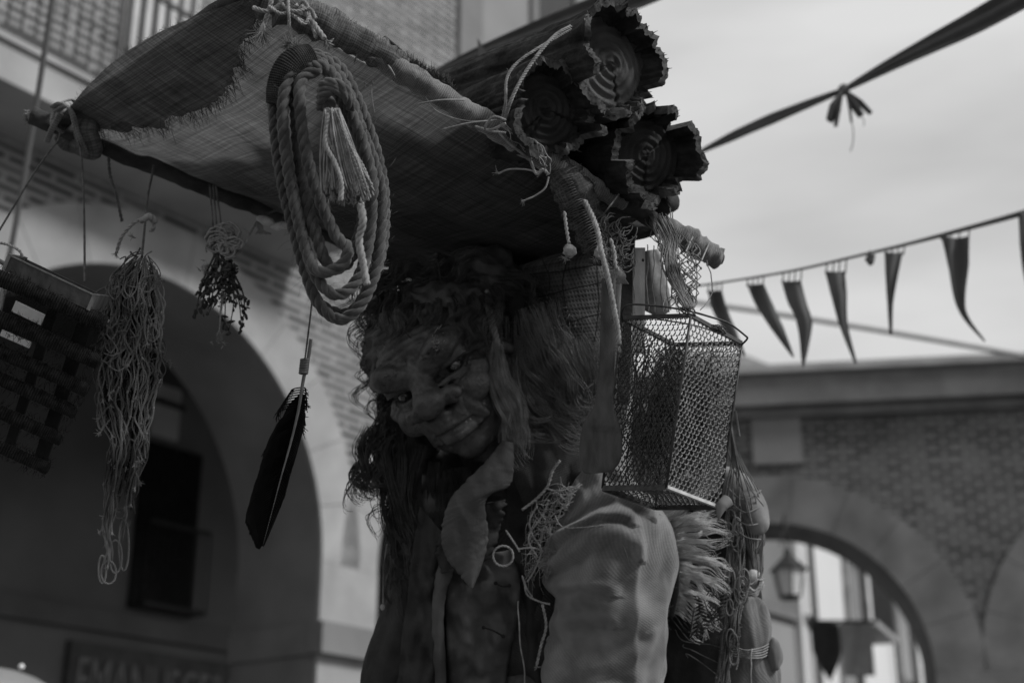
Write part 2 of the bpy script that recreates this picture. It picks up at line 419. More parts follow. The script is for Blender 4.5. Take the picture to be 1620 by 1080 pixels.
# ground: one sheet, sinks nowhere, reaches the horizon
g = MB(); g.add([(-250, -250, 0), (250, -250, 0), (250, 250, 0), (-250, 250, 0)], [(0, 1, 2, 3)], [(-250, -250), (250, -250), (250, 250), (-250, 250)])
o = g.build('ground', M['paving'], smooth=False); tag(o, 'grey stone paving of the square', None, kind='structure')

# ------------------------------------------------------------------ left arcaded building
q = P(507, 1000, 12.2); LP_ = Plane(q, 36.4); L = LP_
zs = L.hit(507, 888)[1]; zc = L.hit(285, 449)[1]; sR = L.hit(507, 888)[0]
rad = zc - zs; cen = sR - rad; pw = L.hit(592, 888)[0] - sR
cen2 = sR + pw + rad; rw = .47; pd = 1.0
slab_z = L.hit(0, 213)[1]
_r = FW + RT * ((0 - 810) / FPX) - UP * ((123 - 540) / FPX); _k = (slab_z - CAM.z) / _r.z; _w = CAM + _r * _k
sw = -(_w - L.q).dot(L.inn)
slab_top = L.hit(0, 62, -sw)[1]
s0 = cen - rad * 3.2; s1 = L.hit(975, 20)[0]; TOP = 13.5
bld = thing('arcade_building', 'pale stone and brick building with round arches and an iron-railed balcony', 'building', tuple(L.pt(sR, 0)))
step = 2 * rad + pw
arches = [(cen + i * step, rad, zs) for i in range(-1, 5) if s0 < cen + i * step - rad and cen + i * step + rad < s1 - .2]
m = MB(); L.arcade(m, s0, s1, 0, TOP, 0, pd, arches); m.build('brick_wall', M['brick_left'], bld, False)
for c, r, sp in arches:
    m = MB(); L.ring(m, c, r - .012, r + rw, sp, -.03, .0, gap=.0015); m.build('arch_ring', M['stone_left'], bld, False)
    m = MB(); L.ring(m, c, r - .018, r - .003, sp, .004, pd + .01, n=16, gap=.0); m.build('arch_reveal', M['reveal_shade'], bld, False)
for c in [a[0] for a in arches] + [arches[-1][0] + step]:
    a = c - rad - pw
    if a + pw > s1: break
    m = MB(); L.box(m, a - .015, a + pw + .015, 0, zs, -.034, .0); pr = m.build('pier', M['stone_left'], bld, False)
    m = MB(); L.box(m, a - .02, a + pw + .02, 0, zs, .003, pd + .02); m.build('pier_reveal', M['reveal_shade'], pr, False)
    zk = L.hit(507, 985)[1]; zk2 = L.hit(507, 1035)[1]
    m = MB(); L.box(m, a - .07, a + pw + .08, zk2, zk, -.13, .03); m.build('impost_block', M['stone_pale'], pr, False)
    m = MB(); L.box(m, a - .045, a + pw + .055, zk2, zk, .032, pd + .05); m.build('impost_reveal', M['reveal_shade'], pr, False)
# balcony
sE = L.hit(462, 436)[0]
m = MB(); L.box(m, s0, sE, slab_z, slab_top, -sw, -.003); L.box(m, s0, sE + .03, slab_top + .003, slab_top + .05, -sw - .04, -.003)
bal = m.build('balcony', M['stone_left'], bld, False)
m = MB(); a = s0
while a < sE:
    m.tube([L.pt(a, slab_top + .05, -sw + .06), L.pt(a, slab_top + 1.08, -sw + .06)], .011, 6)
    m.ell(L.pt(a, slab_top + .5, -sw + .06), .02, .02, .035, nu=6, nv=5); a += .115
for zz in (slab_top + .12, slab_top + 1.08): L.box(m, s0, sE, zz, zz + .03, -sw + .045, -sw + .08)
m.build('railing', M['iron'], bal, False)
# balcony doors: pale shuttered door and darker one
def door(x0, x1, cols, name='balcony_door'):
    a0 = L.hit(x0, 60)[0]; a1 = L.hit(x1, 120)[0]
    m = MB(); L.box(m, a0, a1, slab_top, slab_top + 2.6, -.05, -.004); d = m.build(name, M['curtain'], bld, False)
    m = MB(); k = a0
    while k < a1:
        L.box(m, k, k + .045, slab_top + .1, slab_top + 2.5, -.09, -.052); k += .13
    m.build('shutter_slat', M[cols], d, False)
door(190, 300, 'stone_pale')
# pilaster, plaster bay and window at the far end
aP0 = L.hit(722, 40)[0]; aP1 = L.hit(757, 60)[0]
m = MB(); L.box(m, aP0, aP1, zs + rad + rw + .1, TOP, -.06, -.003); m.build('pilaster', M['stone_pale'], bld, False)
m = MB(); L.box(m, aP1 + .002, s1, zs + rad + rw + .1, TOP, -.04, -.004); m.build('plaster_bay', M['plaster'], bld, False)
w0 = L.hit(842, 20)[0]; w1 = L.hit(900, 20)[0]; wz = L.hit(870, 68)[1]
m = MB(); L.box(m, w0, w1, wz, wz + 2.4, -.07, -.043); wn = m.build('window', M['glass_dark'], bld, False)
m = MB(); L.box(m, w0 - .12, w0 - .002, wz - .1, wz + 2.5, -.10, -.043); L.box(m, w1 + .002, w1 + .12, wz - .1, wz + 2.5, -.10, -.043)
L.box(m, w0, w1, wz - .12, wz - .002, -.14, -.043); m.build('window_frame', M['stone_pale'], wn, False)
m = MB(); L.box(m, s0, s1, TOP, TOP + .4, -.5, pd); m.build('cornice', M['stone_pale'], bld, False)
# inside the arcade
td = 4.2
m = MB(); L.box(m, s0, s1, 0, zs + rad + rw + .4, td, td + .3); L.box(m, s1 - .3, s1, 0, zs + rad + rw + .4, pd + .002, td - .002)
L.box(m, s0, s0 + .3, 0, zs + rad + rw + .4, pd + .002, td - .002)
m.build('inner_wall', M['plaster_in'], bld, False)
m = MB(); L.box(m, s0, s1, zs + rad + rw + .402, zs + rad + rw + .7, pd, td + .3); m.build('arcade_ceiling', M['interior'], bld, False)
for c in [a[0] for a in arches]:
    a = c + rad + pw * .5     # cross ribs of the vault
    pass
z1 = L.hit(0, 940, td)[1]; z0 = L.hit(0, 975, td)[1]
m = MB(); L.box(m, s0, L.hit(365, 1000, td)[0], z0, z1, td - .12, td - .002); m.build('ledge', M['ledge_in'], bld, False)
d0 = L.hit(205, 900, td)[0]; d1 = L.hit(302, 900, td)[0]; dz0 = L.hit(240, 968, td)[1]; dz1 = L.hit(240, 700, td)[1]
m = MB(); L.box(m, d0, d1, dz0, dz1, td - .05, td - .003); dr = m.build('window', M['glass_dark'], bld, False)
m = MB(); k = d0
while k <= d1 + .01:
    m.tube([L.pt(k, dz0, td - .3), L.pt(k, dz0 + (dz1 - dz0) * .48, td - .3)], .012, 5); k += (d1 - d0) / 9
zz = dz0 + (dz1 - dz0) * .48; L.box(m, d0, d1, zz, zz + .04, td - .32, td - .28); L.box(m, d0, d1, dz0, dz0 + .05, td - .32, td - .052)
m.build('window_grille', M['iron'], dr, False)
a0 = L.hit(238, 640, td)[0]; a1 = L.hit(282, 640, td)[0]; zz0 = L.hit(250, 690, td)[1]; zz1 = L.hit(250, 585, td)[1]
m = MB(); L.box(m, a0, a1, zz0, zz1, td - .05, td - .003); wn = m.build('window', M['curtain'], bld, False)
m = MB(); L.box(m, a0 - .05, a1 + .05, (zz0 + zz1) / 2 - .03, (zz0 + zz1) / 2 + .03, td - .08, td - .053); m.build('transom', M['iron'], wn, False)
# sign on the inner wall
a0 = L.hit(104, 1020, td)[0]; a1 = L.hit(376, 1045, td)[0]; zt = L.hit(104, 1012, td)[1]; zb = zt - .95
sg = thing('wall_sign', 'dark wall sign with worn raised capital letters inside the left arcade', 'sign', tuple(L.pt(a0, zb, td - .1)))
m = MB(); L.box(m, a0, a1, zb, zt, td - .10, td - .004); m.build('sign_board', M['sign_face'], sg, False)
cu = bpy.data.curves.new('letters', 'FONT'); cu.body = 'EMANUSCERO'; cu.size = 1.0; cu.extrude = .02
to = bpy.data.objects.new('letters', cu); COL.objects.link(to); bpy.context.view_layer.update()
me = bpy.data.meshes.new_from_object(to.evaluated_get(bpy.context.evaluated_depsgraph_get())); bpy.data.objects.remove(to)
xs = [v.co.x for v in me.vertices]; w = max(xs) - min(xs); kx = (a1 - a0 - .1) / w; hh = .46 / .7
for v in me.vertices:
    x, y, z = v.co; v.co = L.pt(a0 + .05 + x * kx, zt - .62 + y * hh, td - .125 - z)
link('lettering', me, M['sign_letter'], sg, False)

# ------------------------------------------------------------------ right arcade wall
Rt = Plane(P(1230, 1072, 16.6), 98.5)
zt = Rt.hit(1400, 580)[1]; sp = Rt.hit(1230, 1066)[1]; zcr = Rt.hit(1230, 826)[1]; r = zcr - sp; r1 = Rt.hit(1230, 752)[1] - sp
wallr = thing('arcade_wall', 'brick and stone arcade wall with a flat coping, right of the wire basket', 'wall', tuple(Rt.pt(0, 0)))
sB = Rt.hit(1538, 1000)[0]; stepr = 2 * sB + .22; a0 = Rt.hit(948, 700)[0]; a1 = stepr * 2.4
ar = [(0, r, sp), (stepr, r, sp), (stepr * 2, r, sp)]
zco = Rt.hit(1400, 640)[1]
m = MB(); Rt.arcade(m, a0, a1, 0, zco, 0, .9, ar); m.build('brick_wall', M['brick_right'], wallr, False)
for c, _, _ in ar:
    m = MB(); Rt.ring(m, c, r - .012, r1, sp, -.03, .0, n=11); Rt.ring(m, c, r - .015, r - .003, sp, -.03, .91, n=11); m.build('arch_ring', M['stone_right'], wallr, False)
for c in (0, stepr, 2 * stepr):
    k0 = Rt.hit(1190, 700)[0] + c; k1 = Rt.hit(1268, 700)[0] + c
    m = MB(); Rt.box(m, k0, k1, Rt.hit(1230, 735)[1], zco - .05, -.05, -.003); m.build('stone_panel', M['stone_pale'], wallr, False)
for i in range(-1, 3):
    p0 = stepr * i + r; p1 = stepr * (i + 1) - r
    if i == -1: p0 = a0 + .01
    m = MB(); Rt.box(m, p0 - .012, p1 + .012, 0, sp, -.033, .912); m.build('pier', M['stone_right'], wallr, False)
zl = Rt.hit(1400, 592)[1]
m = MB(); Rt.box(m, a0, a1, zco, zl, -.22, 1.0); Rt.box(m, a0, a1, zco - .12, zco - .002, -.10, .95); cp = m.build('coping', M['stone_right'], wallr, False)
m = MB(); Rt.box(m, a0, a1, zl + .002, zt, -.30, 1.05); m.build('capping', M['stone_left'], cp, False)

# lantern hanging in the arch
lc = P(1248, 910, 15.6); u = PX(1, 15.6)
lan = thing('hanging_lantern', 'black iron street lantern with frosted panes hanging in the right archway', 'lantern', tuple(lc))
def frust(mb, c, w0, w1, z0, z1, n=6):
    V = []; 
    for z, w in ((z0, w0), (z1, w1)):
        for k in range(n): a = 2 * math.pi * (k + .5) / n; V.append((c.x + w * math.cos(a), c.y + w * math.sin(a), c.z + z))
    mb.add(V, [tuple(reversed(range(n))), tuple(range(n, 2 * n))] + [(k, (k + 1) % n, n + (k + 1) % n, n + k) for k in range(n)])
m = MB(); frust(m, lc, 17 * u, 25 * u, -32 * u, 8 * u); m.build('lamp_glass', M['frosted'], lan, False)
m = MB()
for k in range(6):
    a = 2 * math.pi * (k + .5) / 6
    m.tube([lc + Vector((17.5 * u * math.cos(a), 17.5 * u * math.sin(a), -33 * u)), lc + Vector((26 * u * math.cos(a), 26 * u * math.sin(a), 9 * u))], 1.3 * u, 5)
frust(m, lc, 14 * u, 19 * u, -38 * u, -32.5 * u); m.build('lamp_frame', M['iron'], lan, False)
m = MB(); frust(m, lc, 33 * u, 29 * u, 8.5 * u, 12 * u); frust(m, lc, 29 * u, 12 * u, 12.01 * u, 28 * u); frust(m, lc, 12 * u, 6 * u, 28.01 * u, 34 * u)
m.ell(lc + Vector((0, 0, 38 * u)), 6 * u, 6 * u, 6 * u); m.build('lamp_hood', M['iron'], lan, False)
m = MB(); _s = Rt.hit(1248, 850)[0]; top = Vector((lc.x, lc.y, lc.z + 100 * u)); m.tube([lc + Vector((0, 0, 40 * u)), top], 1.6 * u, 6)
m.tube([top, top + Rt.inn * 1.6], 2.2 * u, 6); m.build('hanging_rod', M['iron'], lan)

# banner, half dark and half pale
bt = P(1283, 985, 17.6); u = PX(1, 17.6)
ban = thing('heraldic_banner', 'two-tone pointed cloth banner hanging under the right archway below the lantern', 'banner', tuple(bt))
def flag(mb, w, h, point, seed):
    G = []; UV = []
    for i in range(17):
        v = i / 16; row = []; ur = []
        for j in range(9):
            uu = j / 8; lim = 1 if not point else (1 if v < .45 else 1 - ((v - .45) / .55) ** 1.4)
            x = w * (.5 + (uu - .5) * lim) ; row.append((x, .03 * math.sin(uu * 7 + v * 3 + seed), -h * v)); ur.append((uu * w, v * h))
        G.append(row); UV.append(ur)
    return np.array(G), UV
G, UV = flag(None, 45 * u, 90 * u, True, 1); m = MB(); m.grid(G + np.array(bt), UV); m.build('dark_half', M['banner_dark'], ban, thick=.006)
G, UV = flag(None, 48 * u, 82 * u, False, 2); m = MB(); m.grid(G + np.array(bt) + np.array((45.5 * u, 0, 0)), UV); m.build('pale_half', M['cloth_pale'], ban, thick=.006)
m = MB(); m.tube([bt + Vector((-.05, 0, .02)), bt + Vector((.8, 0, .02))], .02, 6); m.build('crossbar', M['iron'], ban)

# street beyond the arch
St = Plane(P(1290, 900, 21.5), 23.7)
pb = thing('street_building', 'pale plastered street house with tall dark windows seen through the right arch', 'building', tuple(St.pt(0, 0)))
e0 = St.hit(1262, 900)[0]; H = 6.6
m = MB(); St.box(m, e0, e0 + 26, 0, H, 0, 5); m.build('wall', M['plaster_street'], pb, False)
for (x0, x1, y0, y1) in ((1327, 1354, 820, 975), (1413, 1435, 940, 1110), (1455, 1463, 965, 1130), (1327, 1354, 1010, 1200)):
    a = St.hit(x0, y0)[0]; b = St.hit(x1, y0)[0]; za = St.hit(x0, y1)[1]; zb = St.hit(x0, y0)[1]
    m = MB(); St.box(m, a, b, za, zb, -.02, .1); wn = m.build('window', M['glass_dark'], pb, False)
    m = MB(); St.box(m, a - .15, a - .003, za, zb + .1, -.08, .05); St.box(m, b + .003, b + .15, za, zb + .1, -.08, .05); St.box(m, a, b, zb + .003, zb + .15, -.08, .05)
    m.build('window_frame', M['stone_left'], wn, False)
    m = MB(); St.box(m, a - .2, b + .2, za - .1, za, -.5, -.003); bl = m.build('balcony', M['plaster_grey'], pb, False)
    m = MB(); k = a - .2
    while k < b + .2: m.tube([St.pt(k, za, -.47), St.pt(k, za + .85, -.47)], .02, 5); k += .16
    St.box(m, a - .2, b + .2, za + .85, za + .9, -.5, -.44); m.build('railing', M['iron'], bl, False)
for px in (1271, 1397, 1446):
    a = St.hit(px, 900)[0]; m = MB(); m.tube([St.pt(a, 0, -.12), St.pt(a, H, -.12)], .05, 8); m.build('drainpipe', M['cable'], pb)
m = MB(); St.box(m, e0 - .2, e0 + 26, H, H + .3, -.5, 5.2); m.build('roof', M['roof'], pb, False)
Sg = Plane(P(1205, 945, 19.5), 36.4)
gb = thing('low_street_house', 'low grey street house with a stone ledge on the left under the right arch', 'building', tuple(Sg.pt(0, 0)))
b0 = Sg.hit(1196, 968)[0]; zz = Sg.hit(1205, 968)[1]; e1 = Sg.hit(1283, 975)[0]
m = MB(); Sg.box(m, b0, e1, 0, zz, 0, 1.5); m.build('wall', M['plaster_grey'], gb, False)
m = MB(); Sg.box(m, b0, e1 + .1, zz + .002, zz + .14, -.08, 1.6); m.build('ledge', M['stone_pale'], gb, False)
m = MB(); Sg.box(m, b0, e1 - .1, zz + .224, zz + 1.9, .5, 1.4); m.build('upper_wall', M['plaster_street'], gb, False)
# distant roof beyond the coping
hr = P(1190, 590, 45); m = MB()
m.prism([hr + Vector((-3.0, 0, -3)), hr + Vector((1.1, 0, -3)), hr + Vector((1.1, 0, .05)), hr + Vector((-.2, 0, .62)), hr + Vector((-3.0, 0, .75))], (0, 7, 0))
m.v[-1][:, 2] = np.where(m.v[-1][:, 2] < hr.z - 2.9, 0, m.v[-1][:, 2])
hb = thing('distant_house', 'distant pale house roof rising above the coping beside the basket', 'building', (hr.x, hr.y, 0))
m.build('wall', M['roof'], hb, False)
m = MB(); m.tube([hr + Vector((.95, 1, 0)), hr + Vector((.95, 1, .55))], .07, 6); m.build('chimney', M['roof'], hb)

# ------------------------------------------------------------------ ribbons and pennants
def ribbon(name, pts, widths, mt, label, cat, group=None, folds=3, parent=None, thick=.0025):
    c = catmull([P(*p) for p in pts], 10); p = np.array(c); Tn, _, _ = frames(p)
    wd = np.interp(np.linspace(0, 1, len(p)), np.linspace(0, 1, len(widths)), widths)
    up = np.array(tuple(UP)); fw = np.array(tuple(FW)); G = []; UV = []; s = 0
    for i in range(len(p)):
        b = up - Tn[i] * np.dot(up, Tn[i]); b /= np.linalg.norm(b); f = np.cross(Tn[i], b); row = []; ur = []
        if i: s += np.linalg.norm(p[i] - p[i - 1])
        for j in range(13):
            v = j / 12 - .5
            row.append(p[i] + b * v * wd[i] + f * wd[i] * .14 * math.sin(v * 2 * math.pi * folds + i * .05)); ur.append((s, v * wd[i]))
        G.append(row); UV.append(ur)
    m = MB(); m.grid(G, UV); o = m.build(name, M[mt], parent, thick=thick)
    if parent is None: tag(o, label, cat, group)
    return o
D1 = 5.2; k = PX(1, D1)
rb = thing('ribbon_garland', 'dark cloth ribbon with a tied bow strung across the sky at upper right', 'garland', tuple(P(1335, 140, D1)))
ribbon('ribbon', [(1098, 245, D1), (1180, 206, D1), (1260, 172, D1), (1333, 143, D1)], [3 * k, 14 * k, 17 * k, 13 * k, 7 * k], 'cloth_dark', '', '', parent=rb)
ribbon('ribbon', [(1336, 142, D1), (1400, 108, D1 - .15), (1480, 68, D1 - .35), (1560, 28, D1 - .55), (1680, -40, D1 - .9)], [8 * k, 20 * k, 30 * k, 38 * k, 44 * k], 'cloth_dark', '', '', parent=rb, folds=2)
m = MB(); m.ell(P(1335, 142, D1 - .01), 9 * k, 8 * k, 9 * k, nz=.3, seed=3)
for pp, ww in ([(1333, 145), (1320, 170), (1312, 192)], (8, 30, 20)), ([(1333, 145), (1326, 175), (1322, 200)], (7, 22, 16)), ([(1338, 145), (1344, 170), (1347, 194)], (5, 11, 9)), \
        ([(1339, 145), (1352, 168), (1363, 184)], (5, 16, 13)), ([(1340, 145), (1360, 162), (1378, 180)], (5, 15, 11)):
    c = path([(x, y, D1 - .02) for x, y in pp]); m.tube(c, [w * k * .5 for w in ww], 8, squash=.35)
m.build('bow', M['cloth_dark'], rb)
m = MB()
for pp in ([(1347, 190), (1350, 210), (1349, 228), (1345, 240)], [(1362, 182), (1367, 192), (1366, 200)]):
    m.tube(path([(x, y, D1 - .02) for x, y in pp]), .0018, 4)
m.build('loose_thread', M['cable'], rb)
D2 = 4.6; k = PX(1, D2)
rb2 = thing('ribbon_garland', 'dark cloth ribbon stretched behind the logs at top centre', 'garland', tuple(P(840, 60, D2)))
ribbon('ribbon', [(640, 142, D2 + .3), (740, 96, D2 + .1), (860, 50, D2), (1010, -8, D2 - .1), (1100, -45, D2 - .2)], [8 * k, 26 * k, 40 * k, 46 * k, 46 * k], 'cloth_dark', '', '', parent=rb2, folds=2)
m = MB(); m.prism([P(755, 60, D2), P(772, 88, D2), P(757, 90, D2)], tuple(FW * .004)); m.build('pennant', M['cloth_dark'], rb2, False)

D3 = 5.0; k = PX(1, D3)
line = [(1060, 458), (1160, 444), (1260, 427), (1360, 404), (1440, 385), (1520, 364), (1625, 335), (1700, 310)]
wd3 = [5, 6, 7, 8, 10, 13, 17, 20]
m = MB(); c = catmull([P(x, y, D3) for x, y in line], 10); m.tube(c, [w * k * .5 for w in wd3], 8, squash=.5)
m.tube(path([(1370, 408, D3 - .02), (1377, 412, D3 - .02), (1376, 420, D3 - .02)]), [4 * k, 7 * k, 2 * k], 6); m.ell(P(1378, 405, D3 - .02), 6 * k, 6 * k, 8 * k, nz=.4)
o = m.build('bunting_line', M['cloth_dark']); tag(o, 'dark twisted cord holding the row of pennants at right', 'bunting line')
def line_y(x): return np.interp(x, [a for a, _ in line], [b for _, b in line])
PEN = [([(1130, 460), (1138, 490), (1155, 525), (1178, 562)], [22, 24, 20, 2], 'pennant hanging just right of the wire basket handle'),
       ([(1194, 450), (1209, 483), (1230, 520), (1255, 565)], [26, 27, 20, 2], 'pennant curving right, second along the line from the basket'),
       ([(1252, 445), (1262, 480), (1274, 515), (1271, 580)], [30, 29, 24, 2], 'pennant bulging right, third along the line from the basket'),
       ([(1322, 430), (1328, 465), (1335, 515), (1354, 575)], [32, 26, 13, 3], 'narrow pennant with tip flicked right, left of the knot in the line'),
       ([(1415, 400), (1411, 435), (1408, 480), (1409, 530)], [30, 20, 9, 4], 'straight folded pennant, just right of the knot in the line'),
       ([(1510, 376), (1514, 420), (1521, 490), (1558, 540)], [46, 34, 12, 2], 'large pennant with a long curled tail at right'),
       ([(1640, 340), (1636, 390), (1632, 440), (1640, 500)], [70, 52, 24, 4], 'largest pennant, cut by the right frame edge')]
for i, (cl, ws, lab) in enumerate(PEN):
    fr = [(x, y, D3 + .02 * math.sin(j * 1.5 + i)) for j, (x, y) in enumerate(cl)]
    c = np.array(catmull([P(*q) for q in fr], 8)); n = len(c); G = []; UV = []
    wv = np.interp(np.linspace(0, 1, n), np.linspace(0, 1, 4), ws) * k
    for a in range(n):
        row = []; ur = []
        for j in range(11):
            v = j / 10 - .5
            row.append(c[a] + np.array(tuple(RT)) * v * wv[a] + np.array(tuple(FW)) * wv[a] * .22 * math.cos(v * 6 + a * .08 + i) + np.array(tuple(UP)) * v * v * wv[a] * .25); ur.append((v * wv[a], a * .01))
        G.append(row); UV.append(ur)
    m = MB(); m.grid(G, UV)
    root = thing('pennant', 'dark cloth ' + lab, 'pennant', tuple(P(cl[0][0], cl[0][1], D3)), 'pennants on the bunting line')
    m.build('cloth', M['cloth_dark'], root, thick=.003)
    m = MB(); w = ws[0] / 2
    for dx in (-w * .95, -w * .3, w * .3, w * .95):
        x = cl[0][0] + dx; m.tube([P(x, cl[0][1] + 3, D3), P(x + 2, line_y(x) + 1, D3)], .0025, 4)
    m.build('ties', M['cloth_dark'], root)
m = MB(); m.tube(path([(1040, 470, 13), (1200, 492, 13), (1400, 524, 13), (1640, 566, 13)]), .025, 6)
o = m.build('cable', M['cable_pale']); tag(o, 'thin pale cable crossing the sky behind the pennants', 'cable')
m = MB(); m.tube(path([(92, -60, 5.4), (80, 20, 5.4), (60, 150, 5.4), (38, 280, 5.4), (16, 400, 5.4), (-20, 560, 5.4)]), .011, 6)
o = m.build('hanging_rope', M['cable']); tag(o, 'out-of-focus grey rope hanging in front of the balcony at far left', 'rope')
# pale rounded market canopy in the bottom left corner
D4 = 6.0; st = thing('market_stall', 'pale rounded stall awning peeping over the bottom left corner', 'stall', (P(0, 1100, D4).x, P(0, 1100, D4).y, 0))
c0 = P(-40, 1130, D4); m = MB(); m.ell(c0, PX(140, D4), PX(140, D4), PX(75, D4), nu=28, nv=14); m.build('awning', M['awning_white'], st)
m = MB(); m.tube([Vector((c0.x, c0.y, 0)), c0 + Vector((0, 0, .1))], .03, 8); m.build('post', M['iron'], st)
m = MB(); m.ell(P(34, 1054, D4 - .3), .012, .012, .012, nu=10, nv=8); m.build('awning_glint', M['bright_spot'], st)  # small white ball standing in for the highlight on the awning
# ================================================================== canopy frame carried on the figure's back
CA, CB, CC, CD = P(395, 4, 2.52), P(1062, 352, 2.83), P(700, 452, 3.32), P(108, 190, 3.0)
def can(u, v, sag=.05):                    # u along A->B, v from A->D
    p = (CA * (1 - u) + CB * u) * (1 - v) + (CD * (1 - u) + CC * u) * v
    b = 4 * v * (1 - v) * (.3 + .7 * 4 * u * (1 - u)); p = p - Vector((0, 0, sag * b))
    p = p + Vector((0, 0, .018 * 4 * v * (1 - v) * (1 - u) ** 6))
    return p
cnp = thing('canopy', 'ragged burlap awning stretched on wrapped poles above the masked head', 'canopy', tuple(can(.5, .5)))
lu, lv = (CB - CA).length, (CD - CA).length
G = []; UV = []
for i in range(91):
    u = i / 90; row = []; ur = []
    for j in range(61):
        v = j / 60; p = can(u, v)
        w = mnoise.noise(Vector((u * 5, v * 4, 3))) * .014 + mnoise.noise(Vector((u * 16, v * 9, 5))) * .005
        row.append(p + Vector((0, 0, w))); ur.append((u * lu, v * lv))
    G.append(row); UV.append(ur)
m = MB(); m.grid(G, UV); cloth = m.build('cloth', M['burlap'], cnp)
# folded-over ragged flap along the left edge (hangs a little under the cloth)
G = []; UV = []
prof = [.03, .045, .06, .075, .09, .115, .135, .13, .14, .125, .12, .13, .115, .10, .075, .05]
fe = []
for j in range(61):
    v = j / 60; wdt = np.interp(v, np.linspace(0, 1, 16), prof) + .022 * mnoise.noise(Vector((v * 14, 1, 1))) + .014 * mnoise.noise(Vector((v * 45, 1, 3)))
    row = []; ur = []
    for i in range(25):
        u0 = -.012 - .035 * 4 * v * (1 - v); u = u0 + (wdt - u0) * i / 24; p = can(u, v) - FW * (.010 + .004 * mnoise.noise(Vector((u * 20, v * 8, 9)))) + Vector((0, 0, -.004))
        row.append(p); ur.append((u * lu, v * lv))
    fe.append((row[-1], row[-1] - row[-2])); G.append(row); UV.append(ur)
m = MB(); m.grid(G, UV); fl = m.build('folded_flap', M['burlap_flap'], cnp)
m = MB()
for p, d in fe:
    for _ in range(7):
        q = np.array(tuple(p)) + np.array([RNG.gauss(0, .005) for _ in range(3)]); dd = np.array(tuple(d.normalized())) * .6 + np.array((0, 0, -.5)) + np.array([RNG.gauss(0, .35) for _ in range(3)])
        l = RNG.uniform(.006, .024); m.tube([q, q + dd * l * .5, q + dd * l + np.array((0, 0, -l * .3))], [.0007, .0005, .0003], 3)
for _ in range(420):
    v = RNG.random(); u = -.012 - .035 * 4 * v * (1 - v); p = np.array(tuple(can(u, v))); d = np.array([RNG.gauss(0, 1) for _ in range(3)]); m.tube([p, p + d * .004, p + d * .006], .0003, 3)
m.build('frayed_edge', M['burlap_flap'], fl)
m = MB()      # loose threads lying on the cloth
for _ in range(34):
    u, v = RNG.uniform(.1, .9), RNG.uniform(.05, .9); a = RNG.uniform(0, 6.28); l = RNG.uniform(.01, .05)
    pts = [can(u + l * t * math.cos(a + t) / lu, v + l * t * math.sin(a + t) / lv) - FW * .006 for t in (0, .35, .7, 1)]
    m.tube(catmull(pts, 4), .00035, 3)
m.build('loose_thread', M['burlap_flap'], fl)

def knobby(mb, pp, r, seed, n=14, k=14, amp=.12):
    c = wob(path(pp, k), .004, .15, seed); c = np.array(c); T, N, B = frames(c); V = []; F = []; UV = []
    for i in range(len(c)):
        rr = r if np.isscalar(r) else np.interp(i / (len(c) - 1), np.linspace(0, 1, len(r)), r)
        for a in range(n):
            t = 2 * math.pi * a / n; q = rr * (1 + amp * 2 * mnoise.noise(Vector((i * .35, math.cos(t) * 1.3 + seed, math.sin(t) * 1.3))) + amp * .7 * mnoise.noise(Vector((i * 1.3, math.cos(t) * 3 + seed, math.sin(t) * 3))))
            V.append(c[i] + q * (math.cos(t) * N[i] + math.sin(t) * B[i])); UV.append((a / n * rr * 6, i * .01))
    for i in range(len(c) - 1):
        for a in range(n): b = (a + 1) % n; F.append((i * n + a, i * n + b, (i + 1) * n + b, (i + 1) * n + a))
    F.append(tuple(reversed(range(n)))); F.append(tuple(range(len(V) - n, len(V)))); mb.add(V, F, UV); return c
# front pole, wrapped in cloth; lower pole; side pole; cross strut
fp = [(378, -28, 2.50), (560, 70, 2.56), (700, 150, 2.62), (850, 245, 2.70), (960, 308, 2.76), (1062, 366, 2.83), (1138, 409, 2.88)]
m = MB(); knobby(m, fp, .0165, 2); m.build('pole', M['pole'], cnp)
m = MB(); knobby(m, [(545, 60, 2.545), (640, 116, 2.575), (740, 176, 2.61), (860, 248, 2.68), (985, 322, 2.77)], [.018, .022, .020, .022, .018], 5, amp=.14, k=24)
knobby(m, [(1050, 357, 2.815), (1095, 384, 2.845), (1134, 407, 2.875)], [.019, .0235, .022], 6, amp=.2)
wr = m.build('cloth_wrap', M['wrap'], cnp)
G = []; UV = []          # unseen dark sheet added on top to shade the awning's back and right
for i in range(41):
    u = .36 + .68 * i / 40; row = []; ur = []
    for j in range(31):
        v = .06 + .97 * j / 30; uu = u + (.10 * mnoise.noise(Vector((v * 6, 2, 4))) - .25 * max(0, v - .5)) * (1 - i / 40); row.append(can(uu, v) + Vector((0, 0, .016 + .10 * (1 - i / 40) ** 2 + .008 * mnoise.noise(Vector((u * 9, v * 9, 1)))))); ur.append((u, v))
    G.append(row); UV.append(ur)
m = MB(); m.grid(G, UV); m.build('shade_sheet', M['leather_dark'], cnp, thick=.004)
m = MB(); knobby(m, [(395, -16, 2.48), (450, 12, 2.5), (560, 62, 2.535), (640, 106, 2.58)], [.030, .034, .028, .018], 8, amp=.25, k=16)
dk = m.build('dark_wrap', M['burlap_flap'], cnp)
m = MB()
c = np.array(path(fp[:3], 60))
for _ in range(2600):
    i = RNG.randrange(len(c)); a = RNG.uniform(-.6, 1.2); d = np.array(tuple(UP)) * math.cos(a) + np.array(tuple(RT)) * math.sin(a) * .7 + np.array(tuple(FW)) * RNG.gauss(0, .5)
    p = c[i] + d * .026; l = RNG.uniform(.004, .013); m.tube([p, p + d * l * .6, p + d * l + np.array((RNG.gauss(0, .002), 0, RNG.gauss(0, .002)))], [.0005, .0003], 3)
m.build('frayed_edge', M['burlap_flap'], dk)
m = MB()
